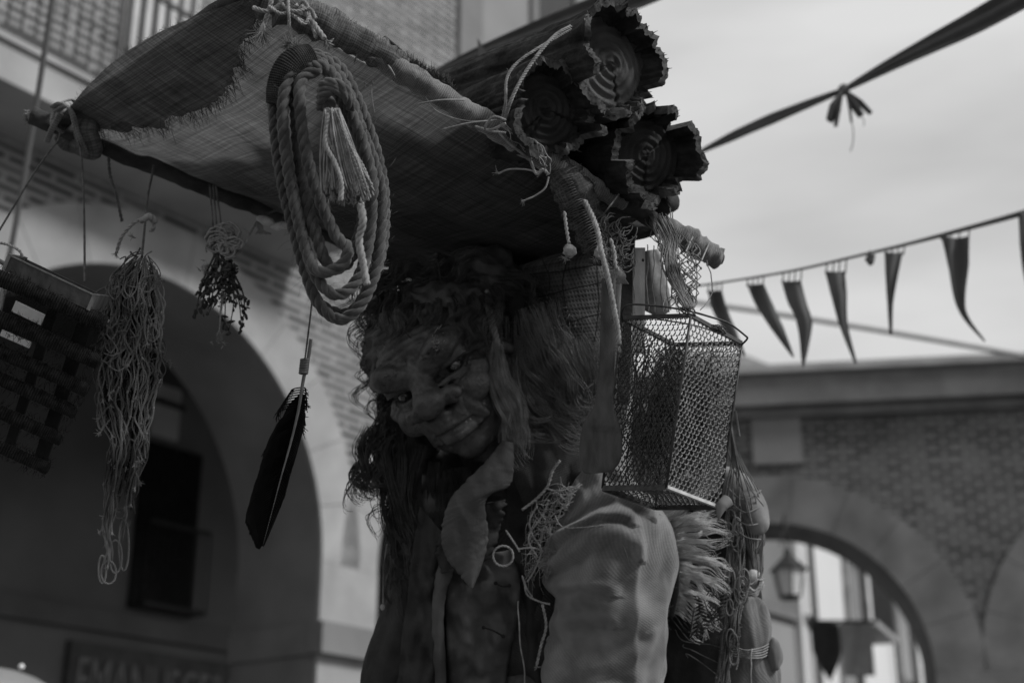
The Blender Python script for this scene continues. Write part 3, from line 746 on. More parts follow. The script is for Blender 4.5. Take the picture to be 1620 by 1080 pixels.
for (a, b) in (((565, 92), (608, 96)), ((608, 96), (628, 128)), ((660, 165), (735, 158)), ((700, 205), (786, 190)), ((560, 100), (572, 75)), ((850, 280), (890, 235)), ((905, 310), (950, 285)), ((950, 345), (985, 300)), ((1085, 398), (1100, 366)), ((1110, 412), (1122, 384))):
    x0, y0 = a; x1, y1 = b; m.tube(path([(x0, y0, 2.57), ((x0 + x1) / 2, (y0 + y1) / 2 - 3, 2.535), (x1, y1, 2.57)]) if x0 < 800 else path([(x0, y0, 2.72), ((x0 + x1) / 2, (y0 + y1) / 2, 2.68 if x0 < 1000 else 2.80), (x1, y1, 2.74 if x0 < 1000 else 2.84)]), .0016, 5)
for pp in ([(672, 150, 2.58), (690, 175, 2.575), (730, 190, 2.575), (775, 192, 2.6)], [(590, 128, 2.56), (588, 150, 2.555), (592, 178, 2.56)], [(576, 130, 2.57), (590, 175, 2.57), (580, 200, 2.6)]):
    m.tube(path(pp), .0011, 4)
m.build('binding_cord', M['cord'], cnp)
m = MB(); knobby(m, [(48, 184, 3.0), (200, 246, 3.06), (330, 296, 3.12), (440, 340, 3.17), (600, 404, 3.25), (720, 455, 3.32)], .0185, 11, amp=.15); m.build('pole', M['pole'], cnp)
m = MB()
for a in range(60):
    t = RNG.uniform(0, 6.28); p = np.array(tuple(P(49, 184, 3.0))) + np.array((-.004, .012 * math.cos(t), .012 * math.sin(t))); m.tube([p, p + np.array((-RNG.uniform(.003, .01), RNG.gauss(0, .003), RNG.gauss(0, .004)))], [.0012, .0005], 3)
m.build('splintered_end', M['wood_mid'], cnp)
m = MB(); knobby(m, [(95, 195, 3.02), (240, 84, 2.76), (400, -20, 2.50)], .015, 13); m.build('pole', M['pole'], cnp)
m = MB(); knobby(m, [(700, 462, 3.30), (800, 428, 3.18), (900, 386, 3.05), (1020, 338, 2.90), (1065, 318, 2.86)], .020, 14); m.build('pole', M['pole'], cnp)
# cloth strap wrapped round the left joint
m = MB()
for pp, w in (([(84, 170, 2.99), (96, 164, 2.96), (110, 172, 2.95), (118, 196, 2.95), (126, 224, 2.96), (133, 242, 2.98)], 6), ([(90, 176, 2.98), (104, 168, 2.95), (116, 180, 2.94), (124, 210, 2.945), (136, 240, 2.96)], 5),
              ([(100, 210, 3.0), (82, 196, 2.97), (90, 168, 2.99), (112, 158, 3.02), (120, 165, 3.04)], 4), ([(74, 225, 3.0), (82, 205, 2.975), (96, 180, 2.96)], 5)):
    m.tube(path(pp), w * PX(1, 3), 8, squash=.45)
m.build('strap', M['wrap'], cnp)
m = MB(); m.tube(path([(150, 185, 3.0), (136, 205, 2.97), (142, 235, 2.99), (120, 232, 3.03), (104, 226, 3.03), (92, 214, 3.02)]), [.02, .03, .028, .02, .022, .014], 12, squash=.7)
m.build('gathered_corner', M['burlap_flap'], cnp)
# cloth-wrapped bracket at the right joint
m = MB(); knobby(m, [(885, 262, 2.71), (905, 300, 2.70), (925, 340, 2.72), (940, 378, 2.76), (948, 400, 2.82)], [.026, .036, .034, .030, .022], 17, amp=.22)
m.build('cloth_wrap', M['sack'], cnp)
m = MB()
for i in range(30):
    x = 893 + i * 1.7; y = 275 + i * 4; w = 27 - i * .3
    m.tube(path([(x - w, y + 12 + RNG.uniform(-6, 6), 2.70), (x, y - 2, 2.66), (x + w, y - 10 + RNG.uniform(-6, 6), 2.70)], 6), .0009, 4)
m.build('binding_cord', M['dark_cord'], cnp)
# pale tie at the joint near the lashing
m = MB()
rope(m, path([(786, 205, 2.60), (800, 222, 2.59), (822, 240, 2.60), (840, 252, 2.62)]), .0025)
for sd_ in range(7):
    x, y = 792, 198; m.tube(wob(path([(x, y, 2.585), (x + 20 + 8 * sd_, y + 18 + 3 * sd_, 2.575), (x + 40 + 6 * sd_, y + 38 + 4 * sd_, 2.59), (x + 72, y + 50 + sd_ * 5, 2.61)]), .010, .25, sd_ + 1), .0011, 4)
rope(m, path([(838, 250, 2.60), (848, 275, 2.60), (858, 268, 2.60), (868, 276, 2.60)]), .0028)
rope(m, path([(788, 275, 2.60), (805, 268, 2.60), (830, 268, 2.60), (850, 272, 2.60)]), .0018); rope(m, path([(868, 280, 2.60), (862, 298, 2.60), (846, 310, 2.60), (832, 316, 2.60)]), .0018)
fray(m, P(790, 274, 2.6), -RT + UP * .2, .014); fray(m, P(833, 316, 2.6), -RT - UP * .3, .014)
m.build('knotted_cord', M['cord'], cnp)

# ------------------------------------------------------------------ knot of pale cord at the front corner
kn = thing('rope_tie', 'pale frayed cord knotted round the top corner of the awning frame above the rope coil', 'rope', tuple(P(450, 30, 2.42)))
m = MB()
D = 2.42
for pp, r in (([(478, 10), (490, 28), (502, 46), (514, 62)], .005), ([(430, -10), (428, 8), (422, 26), (416, 44)], .004), ([(455, -10), (457, 20), (458, 45), (462, 68)], .003), ([(440, -5), (452, 12), (470, 18), (490, 14), (500, 30)], .003),
              ([(470, 8), (460, 20), (475, 32), (492, 40), (500, 60)], .0032), ([(425, 10), (445, 22), (466, 14), (480, 2), (490, 20), (482, 38), (470, 30)], .003), ([(400, 12), (420, 18), (440, 10), (452, -6)], .004)):
    rope(m, path([(x, y, D + .01 * math.sin(x)) for x, y in pp]), r)
for (x, y, l, n) in ((514, 62, .020, 40), (416, 40, .035, 60), (470, 72, .016, 140), (455, 66, .016, 80), (490, 80, .014, 60)):
    fray(m, P(x, y, D), -UP + RT * (.6 if x > 500 else -.1 if x < 430 else 0), l, n, .0008, .45 if x in (514, 416) else 1.2)
m.build('frayed_cord', M['tassel'], kn)

# ------------------------------------------------------------------ coil of rope
coil = thing('rope_coil', 'thick twisted rope wound in a long coil under the top corner of the awning', 'rope', tuple(P(500, 90, 2.36)))
def loops():
    A = [[(492, 92), (455, 100), (438, 130), (434, 190), (445, 280), (466, 370), (490, 450), (510, 488), (540, 505), (572, 480), (596, 420), (604, 330), (596, 270), (570, 200), (548, 140), (520, 100)],
         [(498, 96), (462, 108), (450, 140), (450, 200), (460, 290), (480, 380), (502, 440), (530, 466), (560, 450), (580, 400), (588, 320), (578, 240), (556, 180), (532, 126), (512, 104)],
         [(500, 104), (472, 116), (464, 150), (466, 210), (482, 300), (500, 370), (520, 420), (548, 418), (566, 380), (578, 330), (590, 300), (584, 260), (566, 210), (540, 160), (516, 112)],
         [(488, 88), (448, 106), (432, 150), (440, 240), (458, 330), (480, 410), (498, 470), (530, 494), (560, 490), (590, 440), (606, 380), (607, 300), (592, 230), (566, 160), (540, 110), (510, 90)],
         [(504, 110), (478, 124), (474, 160), (482, 230), (500, 300), (530, 370), (550, 392), (540, 420), (505, 430), (486, 400), (470, 340), (455, 260), (447, 180), (456, 124), (480, 104)]]
    return A
m = MB(); dd = [2.36, 2.335, 2.345, 2.385, 2.32]
for i, a in enumerate(loops()):
    pp = [(x, y, dd[i] + .012 * math.sin(k * 1.3 + i * 2)) for k, (x, y) in enumerate(a)]
    rope(m, path(pp, 8, True) + [path(pp, 8, True)[0]], .0100, phase=i, n=7, fuzz=320)
rc = m.build('rope_loop', M['rope'], coil)
# whipping round the left shoulder of the coil
m = MB(); c, _ = resample(path([(494, 90, 2.35), (466, 102, 2.338), (451, 126, 2.335), (444, 165, 2.338)]), .0032); T, N, B = frames(c)
th = np.linspace(0, 2 * np.pi * len(c) , len(c) * 16); ii = th / (2 * np.pi); ii = np.clip(ii, 0, len(c) - 1.001); i0 = ii.astype(int)[:, None]; fr_ = (ii[:, None] - i0)
i0 = i0[:, 0]; cc = c[i0] * (1 - fr_) + c[np.minimum(i0 + 1, len(c) - 1)] * fr_
rad_ = np.interp(np.linspace(0, 1, len(th)), [0, .25, .8, 1], [.021, .0255, .0255, .0225])[:, None]
m.tube(cc + rad_ * (np.cos(th)[:, None] * N[i0] * 1.0 + np.sin(th)[:, None] * B[i0]), .0021, 5)
m.tube(c, [.020, .0245, .0245, .0215], 14)
m.build('whipping', M['rope_wrap'], coil)
# knot turned round the right side and the loose tassel below it
m = MB()
for k in range(3):
    rope(m, path([(508, 172 - k * 9, 2.31), (512, 152 - k * 9, 2.285), (528, 143 - k * 6, 2.28), (545, 150 - k * 4, 2.285), (556, 172 - k * 6, 2.31)]), .0085, fuzz=200)
m.ell(P(520, 165, 2.30), .012, .012, .014); m.build('knot', M['rope'], coil)
m = MB()
for i in range(70):
    t = i / 69; x1 = 508 + t * 84; y1 = 300 + RNG.uniform(-8, 18) - (8 if t < .3 else 0); x0 = 513 + t * 24; zz = 2.285 + RNG.uniform(-.012, .012)
    pp = [(x0, 172 + RNG.uniform(-2, 4), zz), (x0 + (x1 - x0) * .25 + RNG.gauss(0, 3), 215, zz - .006), (x0 + (x1 - x0) * .65 + RNG.gauss(0, 3), 262, zz), (x1, y1, zz + .004)]
    if RNG.random() < .35: rope(m, path(pp), .0024, 2)
    else: m.tube(path(pp), RNG.uniform(.0009, .0018), 4)
for i in range(16):
    x = 518 + RNG.uniform(0, 56); fray(m, P(x, 305 + RNG.uniform(-10, 14), 2.29), -UP, .012, 7, .0005)
rope(m, path([(520, 180, 2.275), (515, 225, 2.27), (530, 258, 2.27), (540, 290, 2.27), (539, 318, 2.27)]), .0042)
rope(m, path([(570, 322, 2.29), (574, 350, 2.29), (568, 380, 2.30), (575, 420, 2.30), (580, 450, 2.30)]), .0065)
m.build('tassel', M['tassel'], coil)

# ------------------------------------------------------------------ three logs
def log(label, ends, R0, seed, pale=False, notch=()):
    """ends: (px,py,D) front, (px,py,D) back"""
    a = np.array(tuple(P(*ends[0]))); b = np.array(tuple(P(*ends[1]))); L_ = np.linalg.norm(b - a); ax = (b - a) / L_
    up = np.array(tuple(UP)); n1 = up - ax * np.dot(up, ax); n1 /= np.linalg.norm(n1); n2 = np.cross(ax, n1)
    if np.dot(n2, np.array(tuple(RT))) < 0: n2 = -n2
    root = thing('log', label, 'log', tuple(a), 'logs stacked on the awning'); r = random.Random(seed)
    NA = 168; plates = []; k = 0
    while k < NA:
        w = r.randint(6, 24); plates.append((k, min(NA, k + w), r.uniform(-.042, .02), r.uniform(-.004, .007), r.uniform(.1, .9), r.choice((.004, .010, .022, .032)), r.uniform(-.004, .02))); k += w
    def info(i):
        i %= NA
        for p in plates:
            if p[0] <= i < p[1]: return p, (i - p[0]) / max(1, p[1] - p[0] - 1)
    def shell(i, s):      # outer radius
        p, t = info(i); th = 2 * math.pi * i / NA
        q = R0 * (1 + .05 * math.sin(3 * th + seed) + .05 * mnoise.noise(Vector((math.cos(th) * 1.5, math.sin(th) * 1.5, seed)))) + p[3]
        q += .007 * (mnoise.noise(Vector((i * .25, s * 5, seed))) ) + .004 * mnoise.noise(Vector((i * .8, s * 18, seed))) - .004 * (abs(t * 2 - 1) ** 4)
        q += p[6] * math.exp(-max(s + .02, 0) / .03)      # flares out at the torn end
        return q * (1 - .12 * s / L_)
    def end(i):
        p, t = info(i); return p[2] + p[5] * abs((t - p[4]) / max(p[4], 1 - p[4])) ** 1.2 + .005 * mnoise.noise(Vector((i * .5, seed, 2))) + .003 * mnoise.noise(Vector((i * 1.7, seed, 5)))
    def pos(i, s, q): th = 2 * math.pi * i / NA; return a + ax * s + q * (math.cos(th) * n1 + math.sin(th) * n2)
    NS = 44; G = [[pos(i, (e := end(i)) + (L_ - e) * (j / NS) ** 1.5, shell(i, e + (L_ - e) * (j / NS) ** 1.5)) for i in range(NA + 1)] for j in range(NS + 1)]
    m = MB(); m.grid(G); m.add([pos(i, L_, shell(i, L_)) for i in range(NA)], [tuple(range(NA))]); m.build('bark', M['bark'], root)
    # torn inner side of the bark shell
    th_ = lambda i: .015 + .006 * mnoise.noise(Vector((i * .4, seed, 8)))
    G = [[pos(i, end(i), shell(i, end(i))) for i in range(NA + 1)], [pos(i, end(i) - .001, shell(i, end(i)) - th_(i)) for i in range(NA + 1)]]
    m = MB(); m.grid(G); m.build('torn_rim', M['bark_edge'], root)
    G = []
    for j in range(9):
        G.append([pos(i, end(i) + (.040 - end(i)) * j / 8, (shell(i, end(i)) - th_(i)) * (1 - .10 * (j / 8)) + .003 * mnoise.noise(Vector((i * .5, j * .5, seed)))) for i in range(NA + 1)])
    m = MB(); m.grid(G); m.build('inner_bark', M['bark'], root)
    V = []; UV = []; F = []; rings = 26
    for j in range(rings + 1):
        q = j / rings
        for i in range(NA):
            th = 2 * math.pi * i / NA; rr = q * R0 * .93; dz = .034 + .004 * mnoise.noise(Vector((rr * 60, th, seed))) - .004 * math.sin(q * 34 + 1.5 * mnoise.noise(Vector((math.cos(th), math.sin(th), seed)))) * (1 - q * .5) - .012 * (1 - q) + sum(.007 * math.exp(-(((th - ca + math.pi) % (2 * math.pi) - math.pi) / (.05 + .02 * q)) ** 2) * min(1, q * 3) for ca in (seed * 1.1 % 6.28, seed * 2.3 % 6.28, (seed * 3.7 + 2) % 6.28))
            V.append(pos(i, dz, rr)); UV.append((q * math.cos(th) * .9 + .10, q * math.sin(th) * 1.1 - .12))
    for j in range(rings):
        for i in range(NA): F.append((j * NA + i, j * NA + (i + 1) % NA, (j + 1) * NA + (i + 1) % NA, (j + 1) * NA + i))
    m = MB(); m.add(V, F, UV); m.build('cut_face', M['log_end_pale' if pale else 'log_end'], root)
    m = MB()      # splinters standing off the bark
    for _ in range(90):
        i = r.randrange(NA); s = end(i); p = pos(i, s + .002, shell(i, s) - r.uniform(0, .01)); l = r.uniform(.003, .011)
        d = -ax * 1 + (pos(i, s, 1) - pos(i, s, 0)) * r.uniform(-.1, .6); m.tube([p, p + d * l], [.0014, .0004], 4)
    m.build('splinter', M['bark_edge'], root); return root
log('ragged hollow log, topmost of the stack, its pale ringed end against the sky', ((982, 98, 2.66), (690, 192, 3.15)), .100, 4, True)
log('ragged log with a dark ringed end, left of the stack, cord looped over it', ((874, 170, 2.62), (690, 228, 3.1)), .085, 9)
log('short ragged log at the lower right of the stack with broken bark fingers', ((1034, 244, 2.72), (800, 268, 3.2)), .088, 15)
m = MB()
rope(m, path([(903, 42, 2.60), (880, 55, 2.575), (856, 80, 2.55), (828, 120, 2.53), (808, 160, 2.52), (798, 190, 2.56)]), .0034, fuzz=500)
rope(m, path([(903, 46, 2.60), (862, 70, 2.56), (820, 98, 2.54), (802, 124, 2.53), (800, 160, 2.53), (794, 192, 2.57)]), .0028, fuzz=500)
for pp in ([(800, 195, 2.53), (776, 205, 2.54), (752, 200, 2.56)], [(800, 190, 2.53), (780, 185, 2.52), (768, 205, 2.54), (800, 210, 2.54)]): rope(m, path(pp), .0022)
o = m.build('lashing_rope', M['cord']); tag(o, 'pale rope looped over the left log and tied to the front pole', 'rope')
# ================================================================== things hung from the frame
def stringbunch(mb, cfun, hw, y0, y1, n, D, r=.0013, seed=1, endfray=.8, twist=True, mf=None):
    rr = random.Random(seed)
    for i in range(n):
        a = y0(rr); b = y1(rr); b = max(b, a + 15); u = rr.uniform(-1, 1); dz = rr.uniform(-1, 1); pts = []; k = max(4, int((b - a) / 14)); ph = rr.uniform(0, 6)
        for j in range(k + 1):
            y = a + (b - a) * j / k; uu = u * (1 + .10 * math.sin(j * .8 + ph)) + .30 * mnoise.noise(Vector((j * .45, i * 1.7, seed)))
            x = cfun(y) + hw(y) * max(-1.15, min(1.15, uu)); pts.append((x, y, D + PX(hw(y), D) * dz * .7 + .004 * math.sin(j * 1.1 + ph)))
        q = path(pts, 4)
        for kk_ in range(rr.choice((0, 1, 1, 2))):
            mb.ell(q[rr.randrange(len(q))], r * 2.0, r * 2.0, r * 2.4, nu=7, nv=5, nz=.3)
        if twist: rope(mb, q, r * rr.uniform(.95, 1.6), 2, n=4)
        else: mb.tube(q, r, 5)
        if rr.random() < endfray: fray(mf or mb, q[-1], q[-1] - q[-3], .010, 9, .0008, .5)
D = 2.72
nb = thing('string_bundle', 'long tangled bunch of knotted grey string hanging in front of the left arch', 'string bundle', tuple(P(235, 260, 3.0)))
m = MB(); rope(m, path([(243, 262, 3.05), (240, 280, 2.95), (234, 310, 2.85), (229, 360, 2.78), (226, 392, D), (224, 410, D)]), .0026, 2); m.build('hanging_cord', M['dark_cord'], nb)
cx = lambda y: np.interp(y, [400, 440, 500, 560, 640, 700, 780, 850, 925], [226, 212, 208, 207, 200, 205, 190, 182, 178])
hw = lambda y: np.interp(y, [400, 415, 435, 480, 560, 600, 640, 700, 780, 850, 900, 925], [6, 22, 38, 46, 50, 50, 42, 30, 26, 22, 20, 10])
m = MB(); mfr = MB()
stringbunch(m, cx, hw, lambda r: r.uniform(404, 440), lambda r: r.uniform(470, 640), 70, D, seed=2, mf=mfr)
stringbunch(m, cx, hw, lambda r: r.uniform(404, 520), lambda r: r.uniform(600, 740), 52, D, seed=5, mf=mfr)
stringbunch(m, cx, hw, lambda r: r.uniform(430, 640), lambda r: r.uniform(720, 905), 40, D, seed=8, endfray=.3, mf=mfr)
mfr.build('frayed_ends', M['cord'], nb)
m.build('hanging_string', M['net_cord'], nb)
m = MB(); hw2 = lambda y: hw(y) * .8
stringbunch(m, cx, hw2, lambda r: r.uniform(412, 520), lambda r: r.uniform(560, 700), 70, D + .02, .0022, seed=15, endfray=0)
stringbunch(m, cx, hw2, lambda r: r.uniform(520, 640), lambda r: r.uniform(680, 800), 24, D + .02, .0018, seed=16, endfray=0)
m.build('inner_string', M['core_cord'], nb)
m = MB(); r_ = random.Random(4)
for i in range(34):           # snarled loops near the top and small eyelets lower down
    y = r_.uniform(415, 560); x = cx(y) + r_.uniform(-.8, .8) * hw(y); w = r_.uniform(9, 24); h = r_.uniform(12, 36); a0 = r_.uniform(0, 3); dz = D - .012 - r_.uniform(0, .03)
    rope(m, path([(x + w * math.cos(t + a0) * (1 + .3 * math.sin(3 * t)), y + h * math.sin(t), dz + .008 * math.cos(t * 2)) for t in np.linspace(0, 5.2, 9)], 5), .0015, 2, n=4)
for (x, y, w, h) in ((183, 880, 10, 26), (190, 812, 8, 8), (172, 905, 12, 18), (196, 862, 8, 40), (160, 655, 6, 24), (188, 760, 7, 24), (162, 900, 6, 22)):
    q = path([(x + w * math.cos(t), y + h * math.sin(t), D - .01) for t in np.linspace(0, 6.28, 10)], 5); rope(m, q, .0022, 2, n=5)
for (x, y) in ((128, 478), (150, 545), (190, 565), (158, 660), (262, 570), (252, 590), (160, 682), (210, 608), (218, 522), (224, 724), (220, 760), (178, 628), (266, 575)):
    b = P(x, y, D - .02); c0 = P(cx(y - 30), y - 30, D); q = catmull([c0, (c0 + b) / 2 + UP * .012, b], 5); rope(m, q, .0019, 2, n=4); fray(m, b, b - Vector(tuple(q[-3])), .012, 12, .0007, .5)
fray(m, P(213, 376, D), -RT + UP * .4, .012, 10); rope(m, path([(222, 392, D), (214, 405, D), (206, 398, D)]), .002, 2)
m.build('tangled_loop', M['net_cord'], nb)
# looped cord with a fuzzy knot above the bundle
m = MB(); rope(m, path([(184, 400, D), (192, 376, D), (206, 358, D), (222, 347, D), (236, 345, D - .01), (244, 358, D - .01), (238, 366, D)]), .0035, 2, fuzz=500); fray(m, P(185, 398, D), -UP - RT * .4, .012, 20)
m.tube(wob(path([(222, 352, D - .01), (236, 342, D - .02), (248, 352, D - .01)]), .003, .6, 3), [.004, .007, .005], 8)
m.build('fuzzy_knot', M['wool'], nb)
def cordthing(name, pp, r, label, mt='dark_cord', strands=2, fr=None):
    m = MB(); q = path(pp); rope(m, q, r, strands)
    if fr: fray(m, q[-1], q[-1] - q[-3], fr, 12)
    o = m.build(name, M[mt]); tag(o, label, 'cord'); return o
cordthing('cord', [(96, 205, 2.98), (92, 222, 2.95), (78, 240, 2.90), (50, 280, 2.84), (20, 330, 2.78), (-20, 396, 2.70)], .0022, 'pale cord running from the left pole end down to the frame edge')
cordthing('cord', [(126, 226, 2.97), (130, 262, 2.90), (133, 330, 2.80), (134, 400, 2.70), (134, 446, 2.62)], .0024, 'straight dark cord from the strapped joint down to the wooden tray')
cordthing('cord', [(172, 244, 3.04), (174, 275, 3.03), (184, 310, 3.02), (193, 350, 3.02)], .0035, 'short thick loose cord end hanging beside the strapped joint')
cordthing('cord', [(-20, 382, 2.62), (10, 386, 2.60), (30, 396, 2.58), (36, 408, 2.58)], .0028, 'curved pale cord end above the wooden tray at left', 'cord')

# herbs and dried twigs
hb_ = thing('herb_bunch', 'bunch of dried twigs and wool tied with string left of the rope coil', 'dried herbs', tuple(P(350, 300, 3.1)))
m = MB(); Dh = 2.9
for x0, x1 in ((337, 344), (341, 352), (332, 338)): rope(m, path([(x0, 292, 3.10), ((x0 + x1) / 2, 330, 3.0), (x1, 372, Dh)]), .002, 2)
m.build('hanging_cord', M['net_cord'], hb_)
m = MB(); r_ = random.Random(6)
for _ in range(26):
    x, y = r_.uniform(340, 375), r_.uniform(365, 400); w = r_.uniform(8, 20); a0 = r_.uniform(0, 6)
    m.tube(wob(path([(x + w * math.cos(t + a0), y + w * .8 * math.sin(t + a0), Dh + .01 * math.cos(t)) for t in np.linspace(0, 4.5, 7)], 4), .003, .5, _), [.0016, .003, .002], 5)
for (x, y) in ((325, 425), (370, 395), (352, 470), (349, 535)):
    for _ in range(26): p = P(x + r_.gauss(0, 4), y + r_.gauss(0, 6), Dh); fray(m, p, Vector((r_.gauss(0, 1), r_.gauss(0, 1), r_.gauss(0, 1))), .009, 3, .0008, .8)
m.tube(path([(352, 470, Dh), (349, 500, Dh), (347, 532, Dh)]), [.003, .002, .0015], 5)
m.build('wool_tuft', M['wool'], hb_)
m = MB()
for i in range(22):
    x0, y0 = r_.uniform(338, 372), r_.uniform(395, 430)
    ex, ey = ((r_.uniform(305, 345), r_.uniform(460, 505)) if i % 2 else (r_.uniform(350, 385), r_.uniform(430, 530)))
    pts = [(x0, y0, Dh), ((x0 + ex) / 2 + r_.gauss(0, 8), (y0 + ey) / 2, Dh + r_.gauss(0, .01)), (ex, ey, Dh)]
    q = path(pts, 6); m.tube(q, [.0028, .0016, .0008], 5)
    for k in range(10):
        p = np.array(q[r_.randrange(3, len(q))]); rt = Matrix.Rotation(r_.uniform(0, 6), 3, 'Y') @ Matrix.Rotation(r_.uniform(0, 6), 3, 'X')
        m.ell(p + np.array([r_.gauss(0, .004) for _ in range(3)]), .0035, .0012, r_.uniform(.005, .010), rt, 6, 5, .3, seed=k)
m.build('dried_leaf', M['herb'], hb_)
pd_ = thing('seed_pods', 'pair of pale seed pods tied to the lower pole just left of the rope coil', 'seed pods', tuple(P(425, 345, 3.1)))
m = MB()
for (x, y, a) in ((420, 349, 1.9), (445, 358, 1.5)):
    m.ell(P(x, y, 3.08), .010, .010, .022, Matrix.Rotation(a, 3, 'Y'), 12, 10, .15, seed=x)
m.build('pod', M['pod'], pd_)
m = MB(); 
for _ in range(12): m.tube(path([(408, 350, 3.10), (412 + RNG.uniform(-6, 6), 362, 3.09), (404 + RNG.uniform(0, 26), 370, 3.08)]), .0018, 4)
rope(m, path([(440, 332, 3.15), (418, 340, 3.12), (406, 352, 3.1), (392, 376, 3.08)]), .0028, 2); m.build('tie', M['net_cord'], pd_)

# ------------------------------------------------------------------ feather
fe_ = thing('feather', 'long dark feather hanging from a string below the rope coil', 'feather', tuple(P(492, 480, 2.6)))
m = MB(); rope(m, path([(494, 470, 2.5), (491, 500, 2.52), (486, 540, 2.55), (481, 580, 2.58), (479, 604, 2.58)]), .0019, 2); m.build('hanging_cord', M['dark_cord'], fe_)
sh = path([(492, 536, 2.58), (487, 570, 2.58), (480, 600, 2.58), (472, 650, 2.58), (460, 700, 2.58), (446, 750, 2.58), (430, 810, 2.58), (416, 862, 2.58)], 14); sh = np.array(sh)
m = MB(); m.tube(sh, [.0032, .0034, .003, .0022, .0012, .0006], 8); m.build('quill', M['quill'], fe_)
m = MB()
for k in range(9): c = np.array(tuple(P(480 + k * .3, 590 - k * 2.6, 2.58))); m.tube([c + .0075 * np.array((math.cos(t), math.sin(t), .15 * math.sin(t))) for t in np.linspace(0, 6.4, 12)], .0018, 5)
m.build('binding_cord', M['dark_cord'], fe_)
m = MB(); T, N_, B_ = frames(sh); G = []
for i in range(34, len(sh)):
    t = (i - 32) / (len(sh) - 32); k_ = (min(1, (t + .03) * 5.0) ** .5) * (1 - max(0, t - .62) / .38 * .93); a_ = sh[i] - np.array(tuple(RT)) * PX(52, 2.58) * .62 * k_; b_ = sh[i] + np.array(tuple(RT)) * PX(20, 2.58) * .6 * k_
    a_ = a_ + T[i] * PX(40, 2.58) * k_ * .9; b_ = b_ + T[i] * PX(12, 2.58) * k_
    if (a_ - sh[-1])[2] < -.0: a_[2] = max(a_[2], sh[-1][2] + .002)
    G.append([a_ * (1 - q) + sh[i] * q + np.array(tuple(FW)) * .0022 for q in np.linspace(0, 1, 6)] + [sh[i] * (1 - q) + b_ * q + np.array(tuple(FW)) * .0022 for q in np.linspace(.2, 1, 4)])
m.grid(G); m.build('inner_vane', M['feather'], fe_, thick=.001); m = MB()
rt = np.array(tuple(RT)); fw = np.array(tuple(FW)); n0 = 32
for side, wmax in ((-1, 52), (1, 19)):
    for i in range(n0, len(sh)):
        for sub in range(6):
            t = (i - n0 + sub / 6) / (len(sh) - n0); p = sh[i]
            w = PX(wmax, 2.58) * (min(1, (t + .03) * 5.0) ** .5) * (1 - max(0, t - .62) / .38 * .93) * (1 + .05 * mnoise.noise(Vector((t * 30, side, 0))))
            if RNG.random() < .02: continue
            lat = side * rt; d = lat * .72 + T[i] * (.95 if t > .12 else .3)
            curl = (.8 if t < .25 and side < 0 else .25); e = p + d * w; mid = p + d * w * .5 + lat * w * .18 + np.array((0, 0, .002)) * curl
            tip = e + T[i] * w * .28 + fw * (.004 * math.sin(t * 9) + RNG.gauss(0, .0006)) + (np.array((RNG.gauss(0, .004), 0, RNG.gauss(0, .004))) if t < .22 else 0)
            m.tube(catmull([p, mid, e, tip], 3), [.0014, .0013, .0005], 3)
m.build('vane', M['feather'], fe_)

# ------------------------------------------------------------------ rope-bound rack and wooden tray at the left edge
rk = thing('rope_bound_rack', 'dark slatted rack bound in coarse rope hanging at the left edge', 'rack', tuple(P(40, 560, 2.62)))
rd = np.array((1.0, .42)); rd /= np.linalg.norm(rd)
ends = [(168, 513), (157, 573), (140, 618), (121, 653), (99, 696), (78, 742)]
for i, (ex, ey) in enumerate(ends):
    m = MB(); Dk = 2.60 + i * .02; w = (34, 32, 29, 28, 28, 26)[i]
    L_ = 260; c = np.array(path([(ex - rd[0] * L_, ey - rd[1] * L_, Dk - .06), (ex - rd[0] * L_ * .5, ey - rd[1] * L_ * .5 - 3, Dk - .03), (ex, ey, Dk)], 60)); T, N_, B_ = frames(c); V = []; F = []; UV = []; n = 18
    for a in range(len(c)):
        for k in range(n):
            t = 2 * math.pi * k / n; rr = PX(w * .5, Dk) * (1 + .05 * math.sin(a * 2.2 + .8 * math.sin(t)) + .10 * mnoise.noise(Vector((a * .2, t, i)))) * (min(1, (len(c) - 1 - a) / 3 + .55))
            V.append(c[a] + rr * (math.cos(t) * N_[a] + .75 * math.sin(t) * B_[a])); UV.append((k / n * .08, a * .0027))
    for a in range(len(c) - 1):
        for k in range(n): b = (k + 1) % n; F.append((a * n + k, a * n + b, (a + 1) * n + b, (a + 1) * n + k))
    F.append(tuple(reversed(range(n)))); F.append(tuple(range(len(V) - n, len(V)))); m.add(V, F, UV)
    for _ in range(500):
        a = RNG.randrange(len(c)); t = RNG.uniform(0, 6.28); d = math.cos(t) * N_[a] + math.sin(t) * B_[a]; p = c[a] + d * PX(w * .5, Dk) * .97; e = d + np.array([RNG.gauss(0, .6) for _ in range(3)])
        m.tube([p, p + e * .004, p + e * .007], [.0005, .0002], 3)
    m.build('rung', M['rung'], rk)
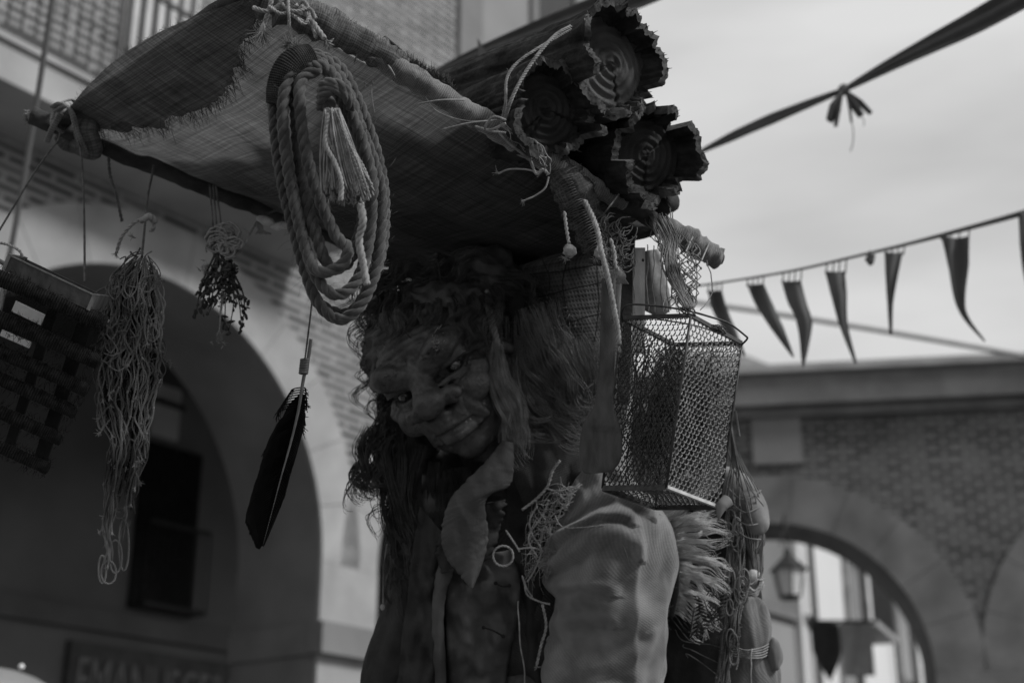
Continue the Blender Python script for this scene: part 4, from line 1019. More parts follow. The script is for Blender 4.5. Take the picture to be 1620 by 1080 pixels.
# cross slats behind the rungs with gaps between
for i, off in enumerate((30, 84, 200)):
    m = MB(); a = (ends[0][0] - rd[0] * off, ends[0][1] - rd[1] * off - 10); b = (ends[5][0] - rd[0] * (off - 10), ends[5][1] - rd[1] * (off - 10) + 8)
    p0, p1 = P(a[0], a[1], 2.645), P(b[0], b[1], 2.745); w = (11, 8, 12, 8)[i]
    ax = (p1 - p0) / 2; ay = (RT * rd[0] - UP * rd[1]) * PX(w, 2.7); m.box((p0 + p1) / 2, ax, ay, FW * .003); m.build('slat', M['slat'], rk, False)
for (x0, y0, x1, y1, w) in ((22, 484, 68, 506, 9), (2, 526, 48, 546, 5)):
    m = MB(); p0, p1 = P(x0, y0, 2.70), P(x1, y1, 2.70); m.box((p0 + p1) / 2, (p1 - p0) / 2, (UP * rd[0] + RT * rd[1]) * PX(w, 2.7), FW * .002); m.build('bright_gap', M['bright_spot'], rk, False)  # pale boards added to stand for bright background between the rungs
m = MB(); p0, p1 = P(-60, 380, 2.57), P(172, 509, 2.60); m.tube([p0, (p0 + p1) / 2, p1], .0045, 8); m.build('rod', M['wood_mid'], rk)
ty = thing('wooden_tray', 'dark wooden trough hung on a cord above the rope-bound rack', 'tray', tuple(P(80, 450, 2.6)))
m = MB(); p0, p1 = P(12, 415, 2.56), P(146, 478, 2.58); ax = (p1 - p0) / 2; ay = (UP * rd[0] + RT * rd[1]) * PX(11, 2.57); m.box((p0 + p1) / 2, ax, ay, FW * .004); m.build('front_board', M['wood_dark'], ty, False)
m = MB(); m.box((p0 + p1) / 2 - ay * 1.12 - FW * -.035, ax, ay * .1, FW * .04); m.build('bottom_board', M['wood_dark'], ty, False)
m = MB(); m.box((p0 + p1) / 2 + FW * .075, ax, ay, FW * .004); m.build('rear_board', M['wood_dark'], ty, False)
for q in (p0, p1):
    m = MB(); m.box(q + FW * .037, ax.normalized() * .003, ay * 1.25, FW * .044); m.build('end_board', M['wood_mid'], ty, False)
m = MB(); m.box((p0 + p1) / 2 + ay * 1.06, ax * 1.01, ay * .08, FW * .006); m.build('rim', M['wood_mid'], ty, False)
# ================================================================== the costumed figure
H = P(707, 595, 2.95)
roll = math.atan2(.57, .82); Xf = (RT * .85 + UP * .527).normalized(); Yf = (UP * .85 - RT * .527).normalized(); Zf = -FW
yaw = R(16); X2 = (Xf * math.cos(yaw) - FW * -0 * 1).normalized()
Xh = (Xf * math.cos(yaw) + (-FW) * math.sin(yaw)).normalized(); Zh = ((-FW) * math.cos(yaw) - Xf * math.sin(yaw)).normalized(); Yh = Zh.cross(Xh).normalized()
MH = Matrix((Xh, Yh, Zh)).transposed()
def F_(x, y, z): return H + Xh * x + Yh * y + Zh * z

feet = Vector((.03, 3.12, 0))
per = thing('person', 'person in a wrinkled wild-man mask and ragged costume, peering out from under the awning', 'person', tuple(feet))
m = MB()
def E(c, r, Mt=MH): m.ell(c, r[0], r[1], r[2], Mt, 28, 18)
def CAPS(a, b, r0, r1):
    a, b = Vector(a), Vector(b); k = max(2, int((b - a).length / (min(r0, r1) * .45)))
    I3 = Matrix.Identity(3)
    for i in range(k + 1):
        t = i / k; rr = r0 + (r1 - r0) * t; m.ell(a.lerp(b, t), rr, rr, rr, I3, 16, 10)
# --- head: skull, jaw, brow, nose, lips, cheeks, ears
E(F_(0, .025, -.01), (.122, .150, .130)); E(F_(0, -.085, .028), (.092, .080, .092)); E(F_(0, -.140, .072), (.043, .032, .036))
for s_ in (-1, 1):
    CAPS(F_(s_ * .020, .034, .138), F_(s_ * .068, .060, .132), .026, .030); CAPS(F_(s_ * .068, .060, .132), F_(s_ * .110, .062, .080), .030, .017)
    E(F_(s_ * .066, -.042, .100), (.042, .036, .034)); E(F_(s_ * .085, -.015, .075), (.034, .03, .04))
    E(F_(s_ * .042, -.034, .156), (.025, .019, .025)); CAPS(F_(s_ * .046, -.058, .128), F_(s_ * .062, -.105, .096), .014, .010)
    CAPS(F_(s_ * .028, -.008, .134), F_(s_ * .090, -.006, .098), .009, .009)          # lower lids
    CAPS(F_(s_ * .030, .024, .134), F_(s_ * .090, .027, .104), .011, .010)
    CAPS(F_(s_ * .13, .03, -.01), F_(s_ * .155, .055, -.03), .022, .010); CAPS(F_(s_ * .13, .0, -.01), F_(s_ * .145, -.02, -.01), .016, .012)
CAPS(F_(0, .035, .136), F_(0, -.01, .165), .021, .028); E(F_(0, -.028, .178), (.034, .030, .032)); CAPS(F_(0, -.052, .150), F_(0, -.070, .140), .014, .012)
E(F_(0, -.072, .118), (.056, .028, .030)); CAPS(F_(-.050, -.092, .112), F_(0, -.084, .146), .010, .013); CAPS(F_(0, -.084, .146), F_(.050, -.092, .112), .013, .010)
CAPS(F_(-.044, -.110, .108), F_(0, -.113, .138), .010, .014); CAPS(F_(0, -.113, .138), F_(.044, -.110, .108), .014, .010)
for k, (y, b) in enumerate(((.088, .012), (.107, .014), (.126, .012), (.142, .008))):     # forehead furrows
    pass
E(F_(.045, .095, .098), (.028, .022, .018)); E(F_(-.052, .10, .094), (.024, .020, .016))
E(F_(0, .075, .105), (.085, .05, .036)); E(F_(0, .045, .135), (.022, .022, .022))
# --- neck, trunk, legs, feet
sh_c = P(835, 850, 3.06)
CAPS(F_(.0, -.06, -.04), sh_c + Vector((0, 0, .03)), .068, .078)
I3 = Matrix.Identity(3)
ch = Vector((.05, 3.08, 1.66)); m.ell(ch, .185, .125, .20, I3, 28, 18); m.ell((.04, 3.09, 1.40), .150, .115, .18, I3, 28, 18); m.ell((.03, 3.11, 1.18), .165, .125, .14, I3, 28, 18)
SR, ER, WR_ = P(948, 812, 2.99), P(958, 1120, 2.93), Vector((.235, 2.66, 1.28))
SL, EL, WL = P(700, 838, 3.02), P(610, 1140, 2.98), Vector((-.30, 2.78, 1.22))
for S_, E_, W_ in ((SR, ER, WR_), (SL, EL, WL)):
    CAPS(ch + (S_ - ch) * .4, S_, .075, .060); CAPS(S_, E_, .058, .044); CAPS(E_, W_, .043, .027)
    d = (W_ - E_).normalized(); sd2 = d.cross(Vector((0, 0, 1))).normalized(); dn = d.cross(sd2)
    CAPS(W_, W_ + d * .07, .024, .026)
    for kx in (-.024, -.008, .008, .024):
        b0 = W_ + d * .075 + sd2 * kx; ln = .036 - abs(kx + .004) * .35; CAPS(W_ + d * .03 + sd2 * kx * .8, b0, .012, .0105); CAPS(b0, b0 + d * ln + dn * .006, .0105, .0095); CAPS(b0 + d * ln + dn * .006, b0 + d * ln * 1.7 + dn * .026, .0095, .0075)
    CAPS(W_ + d * .02 + sd2 * .022, W_ + d * .055 + sd2 * .052 + dn * .008, .014, .010); CAPS(W_ + d * .055 + sd2 * .052 + dn * .008, W_ + d * .085 + sd2 * .054 + dn * .016, .010, .008)
for s_ in (-1, 1):
    hx = .03 + s_ * .095; CAPS((hx, 3.11, 1.10), (hx + s_ * .02, 3.07, .60), .092, .060); CAPS((hx + s_ * .02, 3.07, .60), (hx + s_ * .025, 3.12, .11), .060, .038); CAPS((hx + s_ * .025, 3.13, .05), (hx + s_ * .045, 2.96, .04), .045, .034)
tmp = m.build('tmp_body', None, per)
md = tmp.modifiers.new('r', 'REMESH'); md.mode = 'VOXEL'; md.voxel_size = .0036
md = tmp.modifiers.new('s', 'SMOOTH'); md.factor = .5; md.iterations = 9
bpy.context.view_layer.update()
me = bpy.data.meshes.new_from_object(tmp.evaluated_get(bpy.context.evaluated_depsgraph_get()))
bpy.data.objects.remove(tmp)
n = len(me.vertices); co = np.empty(n * 3); me.vertices.foreach_get('co', co); co = co.reshape(-1, 3); no = np.empty(n * 3); me.vertices.foreach_get('normal', no); no = no.reshape(-1, 3)
org = np.array(tuple(ORG[per.name])); W_co = co + org; loc = (W_co - np.array(tuple(H))) @ np.array([tuple(Xh), tuple(Yh), tuple(Zh)]).T
for i in np.where((np.abs(loc[:, 0]) < .17) & (np.abs(loc[:, 1]) < .2) & (loc[:, 2] > -.05))[0]:
    x, y, z = loc[i]; d = .0022 * mnoise.noise(Vector((x * 30, y * 30, z * 30))) + .0009 * mnoise.noise(Vector((x * 120, y * 120, z * 120)))
    if y > .072:                                                 # forehead furrows
        yy = y + .16 * abs(x) - 1.1 * x * x + .006 * mnoise.noise(Vector((x * 25, 1, 2)))
        for y0_ in (.092, .110, .127, .143): d -= .0042 * math.exp(-((yy - y0_) / .0030) ** 2) * math.exp(-(x / .085) ** 4)
    d -= .0040 * math.exp(-((abs(x) - .010) / .003) ** 2) * math.exp(-((y - .062) / .016) ** 2)
    for rr_ in (.028, .037): d -= .0018 * math.exp(-((math.hypot(abs(x) - .060, (y - .012) * 1.3) - rr_) / .0022) ** 2) * (1 if y < .008 else 0)
    q = math.hypot(abs(x) - .105, y - .02)                       # crow's feet
    if q < .035: d += .0014 * math.sin(math.atan2(y - .02, abs(x) - .06) * 22)
    q = (abs(x) - .028) + (y + .075) * .25                       # nose-to-mouth fold
    if -.13 < y < -.03: d -= .004 * math.exp(-((abs(x) - (.052 - (y + .04) * -.10)) / .005) ** 2)
    if abs(x) < .05 : d -= .005 * math.exp(-((y + .098 - .12 * x * x * 30 * .1) / .0045) ** 2)      # mouth slit
    co[i] += no[i] * d
me.vertices.foreach_set('co', co.ravel()); me.update()
body = bpy.data.objects.new('body', me); COL.objects.link(body); body.parent = per; ORG[body.name] = ORG[per.name]
me.materials.clear(); me.materials.append(M['skin']); me.polygons.foreach_set('use_smooth', [True] * len(me.polygons))
for s_ in (-1, 1):
    m = MB(); m.ell(F_(s_ * .060, .011, .103), .0165, .0165, .0165, MH, 20, 14); ey = m.build('eye', M['eye'], per)
    m = MB(); m.ell(F_(s_ * .060 - .002, .009, .1145), .0085, .0085, .0062, MH, 16, 10); m.build('iris', M['iris'], ey)
m = MB()
for k, (x, h) in enumerate(((.026, .006), (.034, .006))): m.ell(F_(x, -.098, .141 - abs(x) * .55), .0045, h, .004, MH, 10, 8)
m.build('teeth', M['tooth'], per)
def surf(x, y):          # rough front surface of the face, for brows
    return F_(x, y, .166 - max(0, abs(x) - .07) * 1.7 - max(0, y - .068) * .9)
m = MB()
for _ in range(420):
    s_ = 1 if RNG.random() < .65 else -1; t = RNG.random(); x = s_ * (.028 + .068 * t); y = .046 + .018 * t + RNG.gauss(0, .006); p = np.array(tuple(surf(x, y))) + np.array(tuple(Zh)) * (-.006)
    d = np.array(tuple(Xh * s_ * .8 + Yh * RNG.gauss(.2, .5) + Zh * RNG.uniform(.1, .6))); l = RNG.uniform(.006, .014); m.tube([p, p + d * l * .6, p + d * l + np.array((0, 0, -.003))], [.0004, .0002], 3)
eb = m.build('eyebrows', M['hair_dark'], per)
m = MB()
for _ in range(120):
    x = .077 + RNG.gauss(0, .006); y = .066 + RNG.gauss(0, .008); p = np.array(tuple(surf(x, y))) - np.array(tuple(Zh)) * .004
    d = np.array(tuple(Yh * RNG.uniform(-.6, 1) + Xh * RNG.gauss(.2, .6) + Zh * .5)); l = RNG.uniform(.005, .010); m.tube([p, p + d * l], [.0006, .0003], 3)
m.build('pale_tuft', M['skin_pale'], eb)

# --- hair
def hair(mb, pp, w0, w1, n, r=.0006, curl=0, cf=1.0, seed=0, k=7, dz=1.0, endvar=.25, loose=.15):
    rr = random.Random(seed); nc = max(3, n // 22); CL = [(rr.uniform(-1, 1), rr.uniform(-1, 1), rr.uniform(0, 6.28), rr.uniform(.7, 1.3), rr.uniform(.6, 1.2)) for _ in range(nc)]; c = np.array(path(pp, k)); m_ = len(c); rt = np.array(tuple(RT)); up = np.array(tuple(UP)); fw = np.array(tuple(FW))
    for i in range(n):
        cl = CL[i % nc]; a = cl[0] + rr.gauss(0, .16); b = (cl[1] + rr.gauss(0, .16)) * dz; e = int(m_ * (1 - rr.uniform(0, endvar))); e = max(e, 5); st = rr.randrange(0, max(1, int(e * .28))); e = max(e, st + 5); e = min(e, m_); t = np.linspace(0, e / m_, e)
        w = (w0 + (w1 - w0) * t) * 2.95 / FPX; ph = cl[2] + rr.gauss(0, .25); ca = curl * cl[4] * rr.uniform(.85, 1.15); cc = cf * cl[3]
        sx = np.array([mnoise.noise(Vector((x * 3.5, (i % nc) * 1.37 + i * .004, seed))) for x in t]); sz = np.array([mnoise.noise(Vector((x * 3.5, (i % nc) * 1.37 + i * .004, seed + 9))) for x in t])
        T = np.gradient(c[:e], axis=0); T /= np.linalg.norm(T, axis=1)[:, None] + 1e-9; B = np.cross(T, fw); B /= np.linalg.norm(B, axis=1)[:, None] + 1e-9
        off = (a * w + sx * w * loose * 6 * t + ca * t * np.cos(ph + t * cc * 20))[:, None] * B + ((b + sz * loose * 4) * w * .7 + ca * t * np.sin(ph + t * cc * 20))[:, None] * fw
        mb.tube((c[:e] + off)[st:], [r * .5, r * 1.1, r, r * .4], 3, cap=False)
D = 2.95
hb = MB()      # hair cap over the skull
hb.ell(F_(0, .085, -.030), .152, .110, .135, MH, 60, 40, .16, 22, 2); 
hb.ell(P(650, 690, 3.02), .05, .08, .07, MH, 24, 16, .3, 7, 5)
hb.ell(P(700, 790, 3.03), .075, .09, .11, None, 24, 16, .25, 7, 6)
hb.ell(P(850, 560, 3.10), .105, .08, .14, None, 24, 16, .3, 7, 8); hb.ell(P(775, 440, 3.02), .07, .06, .07, None, 24, 16, .3, 7, 9); hb.ell(P(850, 690, 3.08), .09, .06, .09, None, 24, 16, .3, 7, 12)
cap_ = hb.build('hair', M['hair_dark'], per)
m = MB()
tops = [((700, 450), (640, 430), (600, 450), (578, 500)), ((680, 445), (630, 450), (600, 490), (590, 540)), ((720, 440), (660, 470), (610, 520), (590, 590)), ((740, 435), (800, 440), (830, 480), (850, 540)),
        ((700, 430), (690, 470), (640, 480), (610, 540)), ((760, 440), (790, 500), (790, 560), (800, 620)), ((650, 470), (612, 530), (600, 600), (592, 660)), ((640, 430), (600, 440), (580, 470), (565, 510)),
        ((690, 452), (650, 478), (620, 520), (598, 580)), ((720, 455), (690, 470), (650, 500), (625, 540)), ((740, 450), (760, 480), (775, 520), (790, 570)), ((720, 420), (700, 440), (660, 440), (630, 470)), ((780, 430), (740, 420), (700, 440), (680, 470)), ((800, 440), (770, 460), (780, 500), (790, 540)), ((620, 600), (606, 660), (604, 720), (600, 780))]
for i, pp in enumerate(tops): hair(m, [(x, y, D + .03 + .02 * math.sin(k + i)) for k, (x, y) in enumerate(pp)], 20, 30, 140, .0007, .022, .8, 20 + i)
for i, pp in enumerate([((632, 640), (628, 700), (632, 780), (640, 860), (648, 940), (640, 990)), ((640, 690), (650, 780), (660, 860), (664, 960), (650, 1010)), ((690, 730), (690, 800), (680, 880), (684, 960), (660, 1000)), ((660, 700), (640, 790), (650, 870), (690, 940)),
                        ((720, 740), (730, 790), (720, 840), (700, 890)), ((600, 680), (590, 720), (585, 760), (600, 790))]):
    hair(m, [(x, y, 2.93 + .03 * (k % 2)) for k, (x, y) in enumerate(pp)], 20, 24, 260, .0007, .022, .6, 40 + i, loose=.18)
for i in range(9):
    hair(m, [(600 + i * 22, 462 - 6 * (i % 3), 2.96), (596 + i * 24, 480, 2.86), (602 + i * 23 - 14, 512 + 12 * (i % 2), 2.82), (606 + i * 21 - 20, 540 + 14 * (i % 3), 2.84)], 14, 18, 70, .0006, .014, .7, 500 + i, loose=.2, endvar=.6)
m.build('hair_locks', M['hair_dark'], cap_)
m = MB()      # single curls standing out against the wall
for i in range(70):
    r_ = random.Random(900 + i); y = r_.uniform(440, 800); x = 612 + r_.uniform(-6, 26) - (14 if y < 560 else 0); side = r_.uniform(14, 50) * (1 if y < 600 else .6); h = r_.uniform(20, 60)
    pts = [(x + 16, y - 8, D), (x, y, D), (x - side * .8, y + h * .2, D - .02), (x - side, y + h * .6, D - .01), (x - side * .55, y + h, D), (x - side * .1, y + h * .75, D + .01), (x - side * .3, y + h * .45, D + .01)][: r_.choice((5, 6, 7))]
    for k in range(r_.choice((1, 2, 4))): m.tube(wob(path(pts, 6), .011, .13, i * 3 + k), [.0009, .0007, .0003], 3)
for i, (x, y) in enumerate(((602, 722), (596, 742), (640, 905), (630, 930))):
    for k in range(8): m.tube(wob(path([(x + 20, y - 50, D), (x - 10, y - 30, D), (x - 22, y, D - .01), (x - 8, y + 26, D), (x + 16, y + 22, D), (x + 22, y + 2, D)], 7), .006, .16, 300 + i * 20 + k), [.0011, .0009, .0004], 3)
m.build('stray_curl', M['hair_dark'], cap_)
m = MB()      # greyer sweep to the right of the face
for i, pp in enumerate([((800, 500), (806, 580), (840, 640), (890, 680), (938, 690)), ((830, 530), (830, 600), (862, 650), (905, 676), (940, 676)), ((860, 540), (880, 600), (905, 640), (940, 660)), ((800, 560), (812, 640), (850, 690), (905, 700)), ((900, 540), (925, 590), (940, 640), (945, 690)), ((850, 480), (870, 540), (900, 600), (930, 650))]):
    hair(m, [(x, y, 2.93 + .02 * math.sin(i + k)) for k, (x, y) in enumerate(pp)], 30, 24, 230, .00055, .014, .45, 60 + i, loose=.26, endvar=.45)
for i in range(420):          # fuzz at the temple
    r_ = random.Random(i); p = np.array(tuple(P(r_.gauss(855, 34), r_.gauss(535, 34), 2.985))); d = np.array([r_.gauss(0, 1) for _ in range(3)]); m.tube([p, p + d * .008, p + d * .012 + np.array((0, 0, -.006))], [.0005, .0003], 3)
m.build('grey_hair', M['hair_mid'], cap_)
m = MB()      # pale lock, plaited at the top then loose
rope(m, path([(770, 462, 2.95), (774, 490, 2.89), (778, 510, 2.875), (784, 532, 2.865), (790, 556, 2.86)]), .0075, 3, pitch=.034, fuzz=2500)
for i, pp in enumerate([((788, 540), (784, 580), (794, 620), (816, 655), (828, 690), (820, 725)), ((790, 545), (792, 585), (806, 622), (824, 655), (822, 700)), ((786, 550), (780, 590), (794, 635), (812, 672), (810, 705), (832, 740)), ((790, 570), (798, 610), (812, 645), (806, 685), (816, 720))]):
    hair(m, [(x, y, 2.85 + .004 * k) for k, (x, y) in enumerate(pp)], 8, 14, 190, .0005, .007, .35, 80 + i, loose=.15, endvar=.5)
m.build('pale_lock', M['hair_pale'], cap_)

# --- clothing
def sheet(name, Lp, Rp, mt, parent=None, bulge=.02, wr=.006, nv=16, k=8, seed=1, thick=.003, ws=9, jag=0):
    a = catmull([P(*q) for q in Lp], k); b = catmull([P(*q) for q in Rp], k); n = max(len(a), len(b)); 
    def rs(x): x = np.array(x); t = np.linspace(0, 1, len(x)); return np.stack([np.interp(np.linspace(0, 1, n * 2), t, x[:, q]) for q in range(3)], 1)
    a, b = rs(a), rs(b); fw = np.array(tuple(FW)); G = []; UV = []
    for i in range(len(a)):
        row = []; ur = []; w = np.linalg.norm(b[i] - a[i])
        ja = jag * mnoise.noise(Vector((i * .35, seed, 1))); jb = jag * mnoise.noise(Vector((i * .35, seed, 7)))
        for j in range(nv + 1):
            t = j / nv; tt = t + ja * (1 - t) + jb * t; p = a[i] + (b[i] - a[i]) * tt; q = p - fw * (bulge * 4 * t * (1 - t))
            q = q - fw * wr * (mnoise.noise(Vector((p[0] * ws * 2, p[2] * ws, seed))) * 2 + mnoise.noise(Vector((p[0] * ws * 5, p[2] * ws * 3, seed + 3))))
            row.append(q); ur.append((t * w, i * .008))
        G.append(row); UV.append(ur)
    mm = MB(); mm.grid(G, UV); return mm.build(name, M[mt], parent, thick=thick)
def tubecloth(name, secs, mt, parent, n=48, wr=.006, seed=1, k=8, ridge=None, folds=0, ws=6, dsq=.8, cap=False, crease=None):
    """secs: (px,py,D,half width px) rings across the view"""
    S4 = np.array(catmull([np.array((q[0], q[1], q[2], q[3])) for q in secs], k)); G = []; UV = []; Lg = 0; prev = None
    rt = np.array(tuple(RT)); fw = np.array(tuple(FW))
    C = np.array([tuple(P(q[0], q[1], q[2])) for q in S4]); T = np.gradient(C, axis=0); T /= np.linalg.norm(T, axis=1)[:, None]
    for i, q in enumerate(S4):
        if i: Lg += np.linalg.norm(C[i] - C[i - 1])
        w = max(.002, PX(q[3], q[2])); b = fw - T[i] * np.dot(fw, T[i]); b /= np.linalg.norm(b); s = np.cross(b, T[i]); 
        if np.dot(s, rt) < 0: s = -s
        row = []; ur = []
        for j in range(n + 1):
            th = 2 * math.pi * j / n; cx_, cz_ = math.cos(th), math.sin(th); rr = 1.0
            if ridge: rr += ridge[1] * math.exp(-((((th - ridge[0] + math.pi) % (2 * math.pi)) - math.pi) / .16) ** 2)
            d = wr * (mnoise.noise(Vector((cx_ * 1.2, cz_ * 1.2, Lg * ws + seed))) * 1.5 + .6 * mnoise.noise(Vector((cx_ * 3, cz_ * 3, Lg * ws * 2.5 + seed))))
            if folds: d += folds * math.exp(-Lg / .16) * math.sin(Lg * 75 + 2.2 * cx_ * 1.6 + 2 * mnoise.noise(Vector((cx_ * 2, Lg * 8, seed)))) * max(0, -cz_ + .4) / 1.4
            if crease and cz_ < .35:
                x_ = q[0] + cx_ * q[3]; y_ = q[1]; e_ = 0
                for (pl, A_c, w_c, kind) in crease:
                    best = 1e9; 
                    for (ax_, ay_), (bx_, by_) in zip(pl, pl[1:]):
                        dx_, dy_ = bx_ - ax_, by_ - ay_; t_ = max(0, min(1, ((x_ - ax_) * dx_ + (y_ - ay_) * dy_) / (dx_ * dx_ + dy_ * dy_)))
                        ex, ey_ = x_ - ax_ - t_ * dx_, y_ - ay_ - t_ * dy_; dd_ = math.hypot(ex, ey_)
                        if dd_ < best: best = dd_; sg_ = 1 if dx_ * ey_ - dy_ * ex > 0 else -1
                    if kind == 'v': e_ += A_c * (-math.exp(-(best / w_c) ** 2) + .9 * math.exp(-((best * sg_ + 1.9 * w_c) / (1.1 * w_c)) ** 2))
                    else: e_ += A_c * math.exp(-best / w_c)
                d += e_ * min(1, (.35 - cz_) / .5)
            row.append(C[i] + s * cx_ * (w * rr + d) + b * cz_ * (w * dsq * rr + d)); ur.append((th * w, Lg))
        G.append(row); UV.append(ur)
    mm = MB(); mm.grid(G, UV); return mm.build(name, M[mt], parent, thick=.003)
tubecloth('tunic', [(790, 735, 3.08, 40), (800, 765, 3.08, 82), (815, 830, 3.08, 132), (820, 900, 3.08, 146), (815, 1000, 3.09, 140), (812, 1120, 3.11, 130), (812, 1300, 3.2, 135), (812, 1560, 3.45, 150), (812, 1900, 3.9, 170)], 'tunic', per, 64, .014, 3)
tubecloth('sleeve', [(716, 800, 3.02, 30), (700, 840, 3.02, 52), (680, 900, 3.0, 56), (654, 980, 2.99, 54), (628, 1060, 2.98, 50), (600, 1150, 2.97, 46), (570, 1260, 2.93, 40)], 'leather_dark', per, 36, .012, 5)
for s_ in (-1, 1):
    hx = .03 + s_ * .097; m = MB(); c = catmull([(hx, 3.11, 1.05), (hx + s_ * .015, 3.08, .75), (hx + s_ * .02, 3.07, .55), (hx + s_ * .025, 3.12, .25), (hx + s_ * .025, 3.13, .12)], 10); m.tube(c, [.115, .09, .085, .07, .075], 20); m.build('trouser_leg', M['tunic'], per)
    m = MB(); m.tube(catmull([(hx + s_ * .025, 3.13, .26), (hx + s_ * .025, 3.14, .10), (hx + s_ * .03, 3.10, .055), (hx + s_ * .045, 2.98, .05), (hx + s_ * .05, 2.93, .045)], 8), [.085, .07, .065, .055, .03], 18); m.build('boot', M['leather_dark'], per)
# jute sleeve with a raised seam, gathered at the shoulder
CREASE = [([(868, 872), (885, 850), (910, 835), (945, 826), (985, 838)], .010, 7, 'v'), ([(866, 905), (890, 885), (925, 868), (960, 862), (990, 872)], .012, 8, 'v'), ([(862, 960), (885, 935), (915, 922), (950, 925)], .007, 9, 'v'), ([(1000, 985), (965, 1010), (920, 1022), (880, 1015)], .006, 10, 'v'), ([(895, 818), (930, 803), (975, 806), (1015, 832)], .008, 6, 'v'),
          ([(905, 790), (935, 780), (970, 784)], .006, 5, 'v'), ([(1006, 850), (998, 900), (995, 980), (990, 1100), (994, 1300)], .015, 16, 'r'), ([(1048, 900), (1040, 960), (1044, 1020), (1030, 1100)], .004, 12, 'r'),
          ([(880, 1010), (910, 985), (950, 978)], .006, 10, 'v'), ([(990, 1060), (940, 1050), (890, 1075), (868, 1100)], .007, 10, 'v')]
js = tubecloth('jute_sleeve', [(926, 752, 2.95, 12), (934, 762, 2.94, 40), (946, 785, 2.92, 62), (958, 820, 2.91, 84), (966, 865, 2.90, 98), (968, 910, 2.90, 101), (966, 960, 2.90, 96), (960, 1020, 2.90, 91), (956, 1090, 2.90, 90), (955, 1180, 2.90, 90), (950, 1300, 2.86, 84)],
               'jute', per, 220, .013, 11, 22, folds=.004, ws=8, dsq=.95, crease=CREASE)
m = MB(); c = path([(1000, 800, 2.835), (1030, 815, 2.86), (1052, 850, 2.885), (1066, 890, 2.90), (1069, 930, 2.90), (1062, 975, 2.90)]); m.tube(c, [.004, .010, .012, .010, .006], 10, squash=.5); m.build('dark_band', M['leather_dark'], js)
m = MB()
for i in range(110):        # fringe at the front of the shoulder
    r_ = random.Random(i + 77); y = r_.uniform(765, 900); x = np.interp(y, [765, 820, 900], [912, 882, 872]) + r_.uniform(-4, 10); l = r_.uniform(14, 60)
    m.tube(wob(path([(x, y, 2.855), (x - l * .5, y + r_.gauss(0, 10), 2.84), (x - l * .8, y + r_.gauss(10, 14), 2.84), (x - l * .75, y + r_.gauss(24, 14), 2.85)], 6), .007, .22, i), [.0007, .0005, .0003], 3)
m.tube(path([(878, 815, 2.83), (890, 833, 2.815), (920, 834, 2.79), (955, 832, 2.785), (978, 848, 2.78), (990, 872, 2.785), (998, 900, 2.79)]), .0009, 4)
m.build('fringe', M['cord'], js)
m = MB(); jv = [v.co.copy() for v in js.data.vertices]; jn = [v.normal.copy() for v in js.data.vertices]; jo = ORG[per.name]
for _ in range(2600):
    i = RNG.randrange(len(jv)); p = np.array(tuple(jv[i] + jo)); d = np.array(tuple(jn[i])); e = np.array([RNG.gauss(0, .7) for _ in range(3)]); l = RNG.uniform(.003, .009)
    m.tube([p, p + (d + e) * l * .5, p + (d * .6 + e * 1.3) * l], [.0004, .0002], 3, cap=False)
m.build('cloth_fuzz', M['jute'], js)
m = MB()
for i in range(13):        # pale fur at the armpit, in wispy clumps
    t_ = i / 12; by = 826 + 128 * t_; an = -.55 + 1.5 * t_; l = (58, 88, 66, 96, 74, 100, 84, 92, 70, 84, 60, 70, 56)[i]
    hair(m, [(1052, by, 2.95), (1064 + l * .25, by + l * .25 * math.sin(an) - 5, 2.925), (1066 + l * .65, by + l * .6 * math.sin(an), 2.92 + .015 * math.sin(i * 2)), (1064 + l, by + l * math.sin(an) + 12, 2.93)], 13, 16, 90, .00055, .006, .5, 200 + i, loose=.20, endvar=.6)
m.ell(P(1072, 888, 2.99), .03, .03, .075, nz=.2); m.build('fur_trim', M['fur'], per)
# leather collar flap, vest and lapel
sheet('collar_flap', [(796, 696, 2.86), (764, 735, 2.84), (716, 785, 2.83), (700, 832, 2.83), (702, 872, 2.83), (730, 912, 2.83), (744, 926, 2.83)], [(812, 700, 2.86), (812, 740, 2.84), (806, 768, 2.83), (778, 780, 2.83), (767, 798, 2.83), (772, 845, 2.83), (763, 890, 2.83), (748, 928, 2.83)], 'leather', per, .014, .006, seed=4, jag=.05, ws=9)
sheet('under_collar', [(730, 800, 2.87), (700, 840, 2.865), (690, 875, 2.865), (700, 905, 2.865)], [(800, 790, 2.87), (792, 830, 2.865), (780, 870, 2.865), (760, 892, 2.865)], 'leather_dark', per, .012, .012, seed=33, jag=.10, ws=14)
sheet('vest_left', [(664, 800, 2.92), (652, 880, 2.91), (640, 980, 2.91), (626, 1100, 2.92), (620, 1240, 2.94)], [(712, 850, 2.90), (700, 930, 2.895), (692, 1010, 2.895), (694, 1100, 2.90), (694, 1240, 2.93)], 'leather_dark', per, .02, .016, seed=35, ws=12, jag=.06)
sheet('vest_panel', [(716, 872, 2.90), (708, 920, 2.90), (706, 990, 2.90), (712, 1100, 2.90), (716, 1240, 2.94)], [(808, 868, 2.92), (822, 910, 2.92), (818, 980, 2.92), (806, 1040, 2.92), (800, 1100, 2.92), (800, 1240, 2.95)], 'leather', per, .03, .016, seed=9, ws=14)
sheet('lapel', [(706, 860, 2.885), (690, 910, 2.875), (684, 980, 2.875), (690, 1100, 2.88), (690, 1240, 2.9)], [(724, 858, 2.885), (716, 905, 2.875), (702, 960, 2.875), (706, 1100, 2.88), (708, 1240, 2.9)], 'leather', per, .008, .003, seed=14, jag=.12)
